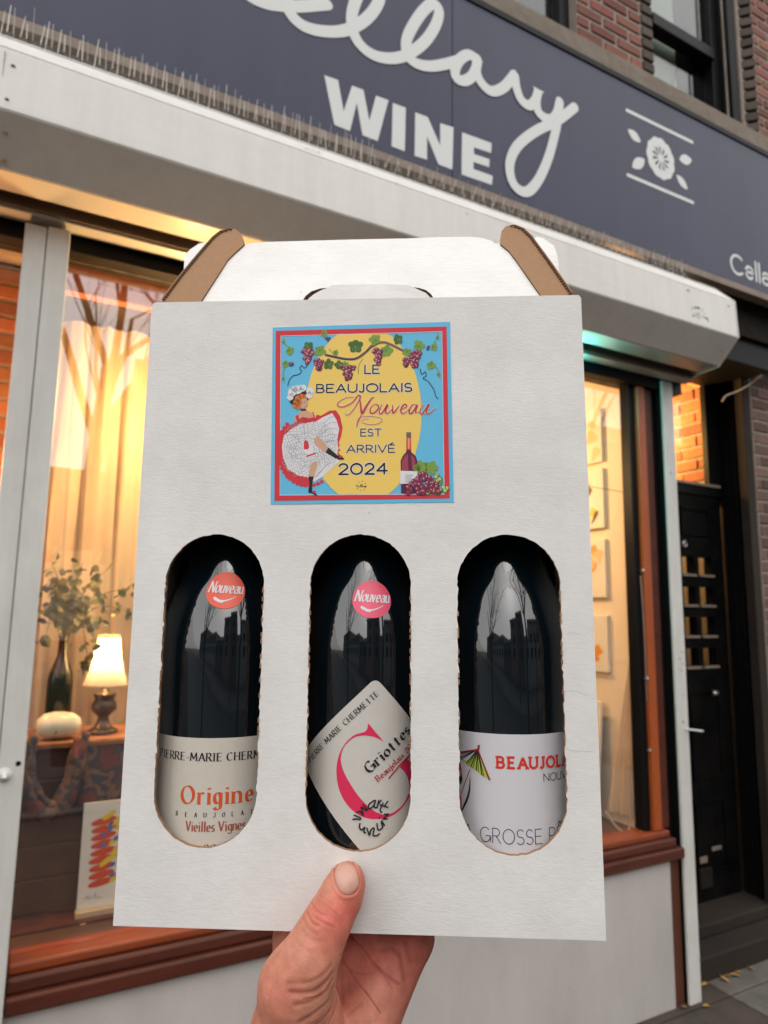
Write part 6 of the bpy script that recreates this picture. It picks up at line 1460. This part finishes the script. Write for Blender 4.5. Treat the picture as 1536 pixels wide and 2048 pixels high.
# skin colour: naturally redder over joints and palm, paler over the thenar mound; palm and creases also darker
base = np.array([.60, .335, .235]); red = np.array([.56, .185, .145]); pale = np.array([.62, .43, .30]); palm = np.array([.50, .225, .175]); crease = np.array([.30, .09, .065])
c_ = np.tile(base, (nv, 1))
def blob(pt, r_, col, s_):
    global c_
    if pt is None: return
    g_ = (s_ * np.exp(-(np.linalg.norm(co - np.array(pt), axis=1) / r_) ** 2))[:, None]; c_ = c_ * (1 - g_) + col * g_
pm = (np.clip((co[:, 1] - .004) / .010, 0, 1) * np.clip((co[:, 0] + .045) / .02, 0, 1))[:, None]; c_ = c_ * (1 - pm) + palm * pm
for q, r_, col, s_ in (((760, 480), .010, red, .75), ((830, 300), .006, red, .5), ((620, 620), .012, red, .65), ((600, 480), .008, red, .5), ((790, 150), .005, red, .35), ((620, 340), .006, pale, .5), ((500, 1000), .014, pale, .35), ((520, 1180), .013, pale, .6), ((600, 1120), .010, pale, .6), ((480, 780), .010, pale, .3), ((300, 800), .012, pale, .4), ((1000, 1150), .014, pale * .95, .4), ((1180, 760), .008, red, .4), ((1000, 830), .008, red, .35), ((450, 650), .006, pale, .4), ((300, 1050), .010, red, .25)):
    blob(hit(*q)[0], r_, col, s_)
m_ = (cmask * .56)[:, None]; c_ = c_ * (1 - m_) + crease * m_; c_ = c_ * np.array([.95, .64, .60])
at = me.color_attributes.new('skin', 'FLOAT_COLOR', 'POINT'); at.data.foreach_set('color', np.concatenate([c_, np.ones((nv, 1))], 1).reshape(-1))
M_skin = mat('skin', base, .55, spec=.35, sss=.2); N = M_skin.node_tree.nodes; L = M_skin.node_tree.links; p = N['Principled BSDF']
va = N.new('ShaderNodeVertexColor'); va.layer_name = 'skin'; tc = N.new('ShaderNodeTexCoord')
n1 = N.new('ShaderNodeTexNoise'); n1.inputs['Scale'].default_value = 170; n1.inputs['Detail'].default_value = 6; L.new(tc.outputs['Object'], n1.inputs['Vector'])
mr = N.new('ShaderNodeMapRange'); mr.inputs['From Min'].default_value = .3; mr.inputs['From Max'].default_value = .7; mr.inputs['To Min'].default_value = .84; mr.inputs['To Max'].default_value = 1.12; L.new(n1.outputs['Fac'], mr.inputs['Value'])
mx = N.new('ShaderNodeMix'); mx.data_type = 'RGBA'; mx.blend_type = 'MULTIPLY'; mx.inputs['Factor'].default_value = 1; L.new(va.outputs['Color'], mx.inputs['A']); L.new(mr.outputs[0], mx.inputs['B']); L.new(mx.outputs['Result'], p.inputs['Base Color'])
vo = N.new('ShaderNodeTexVoronoi'); vo.inputs['Scale'].default_value = 900; L.new(tc.outputs['Object'], vo.inputs['Vector'])
n2 = N.new('ShaderNodeTexNoise'); n2.inputs['Scale'].default_value = 520; n2.inputs['Detail'].default_value = 4; L.new(tc.outputs['Object'], n2.inputs['Vector'])
ad = N.new('ShaderNodeMath'); ad.operation = 'ADD'; L.new(vo.outputs['Distance'], ad.inputs[0]); L.new(n2.outputs['Fac'], ad.inputs[1])
bu = N.new('ShaderNodeBump'); bu.inputs['Strength'].default_value = .25; bu.inputs['Distance'].default_value = .0004; L.new(ad.outputs[0], bu.inputs['Height']); L.new(bu.outputs[0], p.inputs['Normal'])
me.materials.append(M_skin)
pe = thing('person', 'left hand holding the carton from below, thumb pressed on its front', 'person', matrix=CM)
ho = bpy.data.objects.new('hand', me); _link(ho, pe)
# nail plate
M_nail = mat('thumbnail', (.52, .27, .19), .36, spec=.45, noise_=(120, .7, (.62, .36, .29)), bump=(90, .12, .0006, (4, 1, 1)))
b = MB(); vs = []; NU, NV = 18, 14
for j in range(NV + 1):
    rr = j / NV
    for i in range(NU * 2):
        a = 2 * math.pi * i / (NU * 2); e_ = 2 / 2.3; u = rr * .97 * math.copysign(abs(math.cos(a)) ** e_, math.cos(a)); v_ = rr * .97 * math.copysign(abs(math.sin(a)) ** e_, math.sin(a)); t_ = R(-14)
        x = 745 + 84 * u * math.cos(t_) - 122 * v_ * math.sin(t_); y = 262 + 84 * u * math.sin(t_) + 122 * v_ * math.cos(t_)
        p_, n_ = hit(x, y)
        vs.append(p_ + n_ * (.0005 - .0007 * rr ** 6) if p_ is not None else vs[-1])
m_ = NU * 2
b.add(vs, [(j * m_ + i, j * m_ + (i + 1) % m_, (j + 1) * m_ + (i + 1) % m_, (j + 1) * m_ + i) for j in range(NV) for i in range(m_)])
obj('thumbnail', b, M_nail, ho, smooth=True, local=True)
# coat sleeve, below the picture
b = MB(); cen = [Vector((-.012, -.006, -.345)), Vector((-.010, -.03, -.39)), Vector((-.007, -.065, -.45)), Vector((0, -.14, -.56))]
b.tube(smooth_path(cen, 5), [.044 + .002 * math.sin(i) + i * .0006 for i in range(16)], 24); obj('sleeve', b, mat('dark_coat_cloth', (.03, .032, .04), .9), ho, smooth=True, local=True)
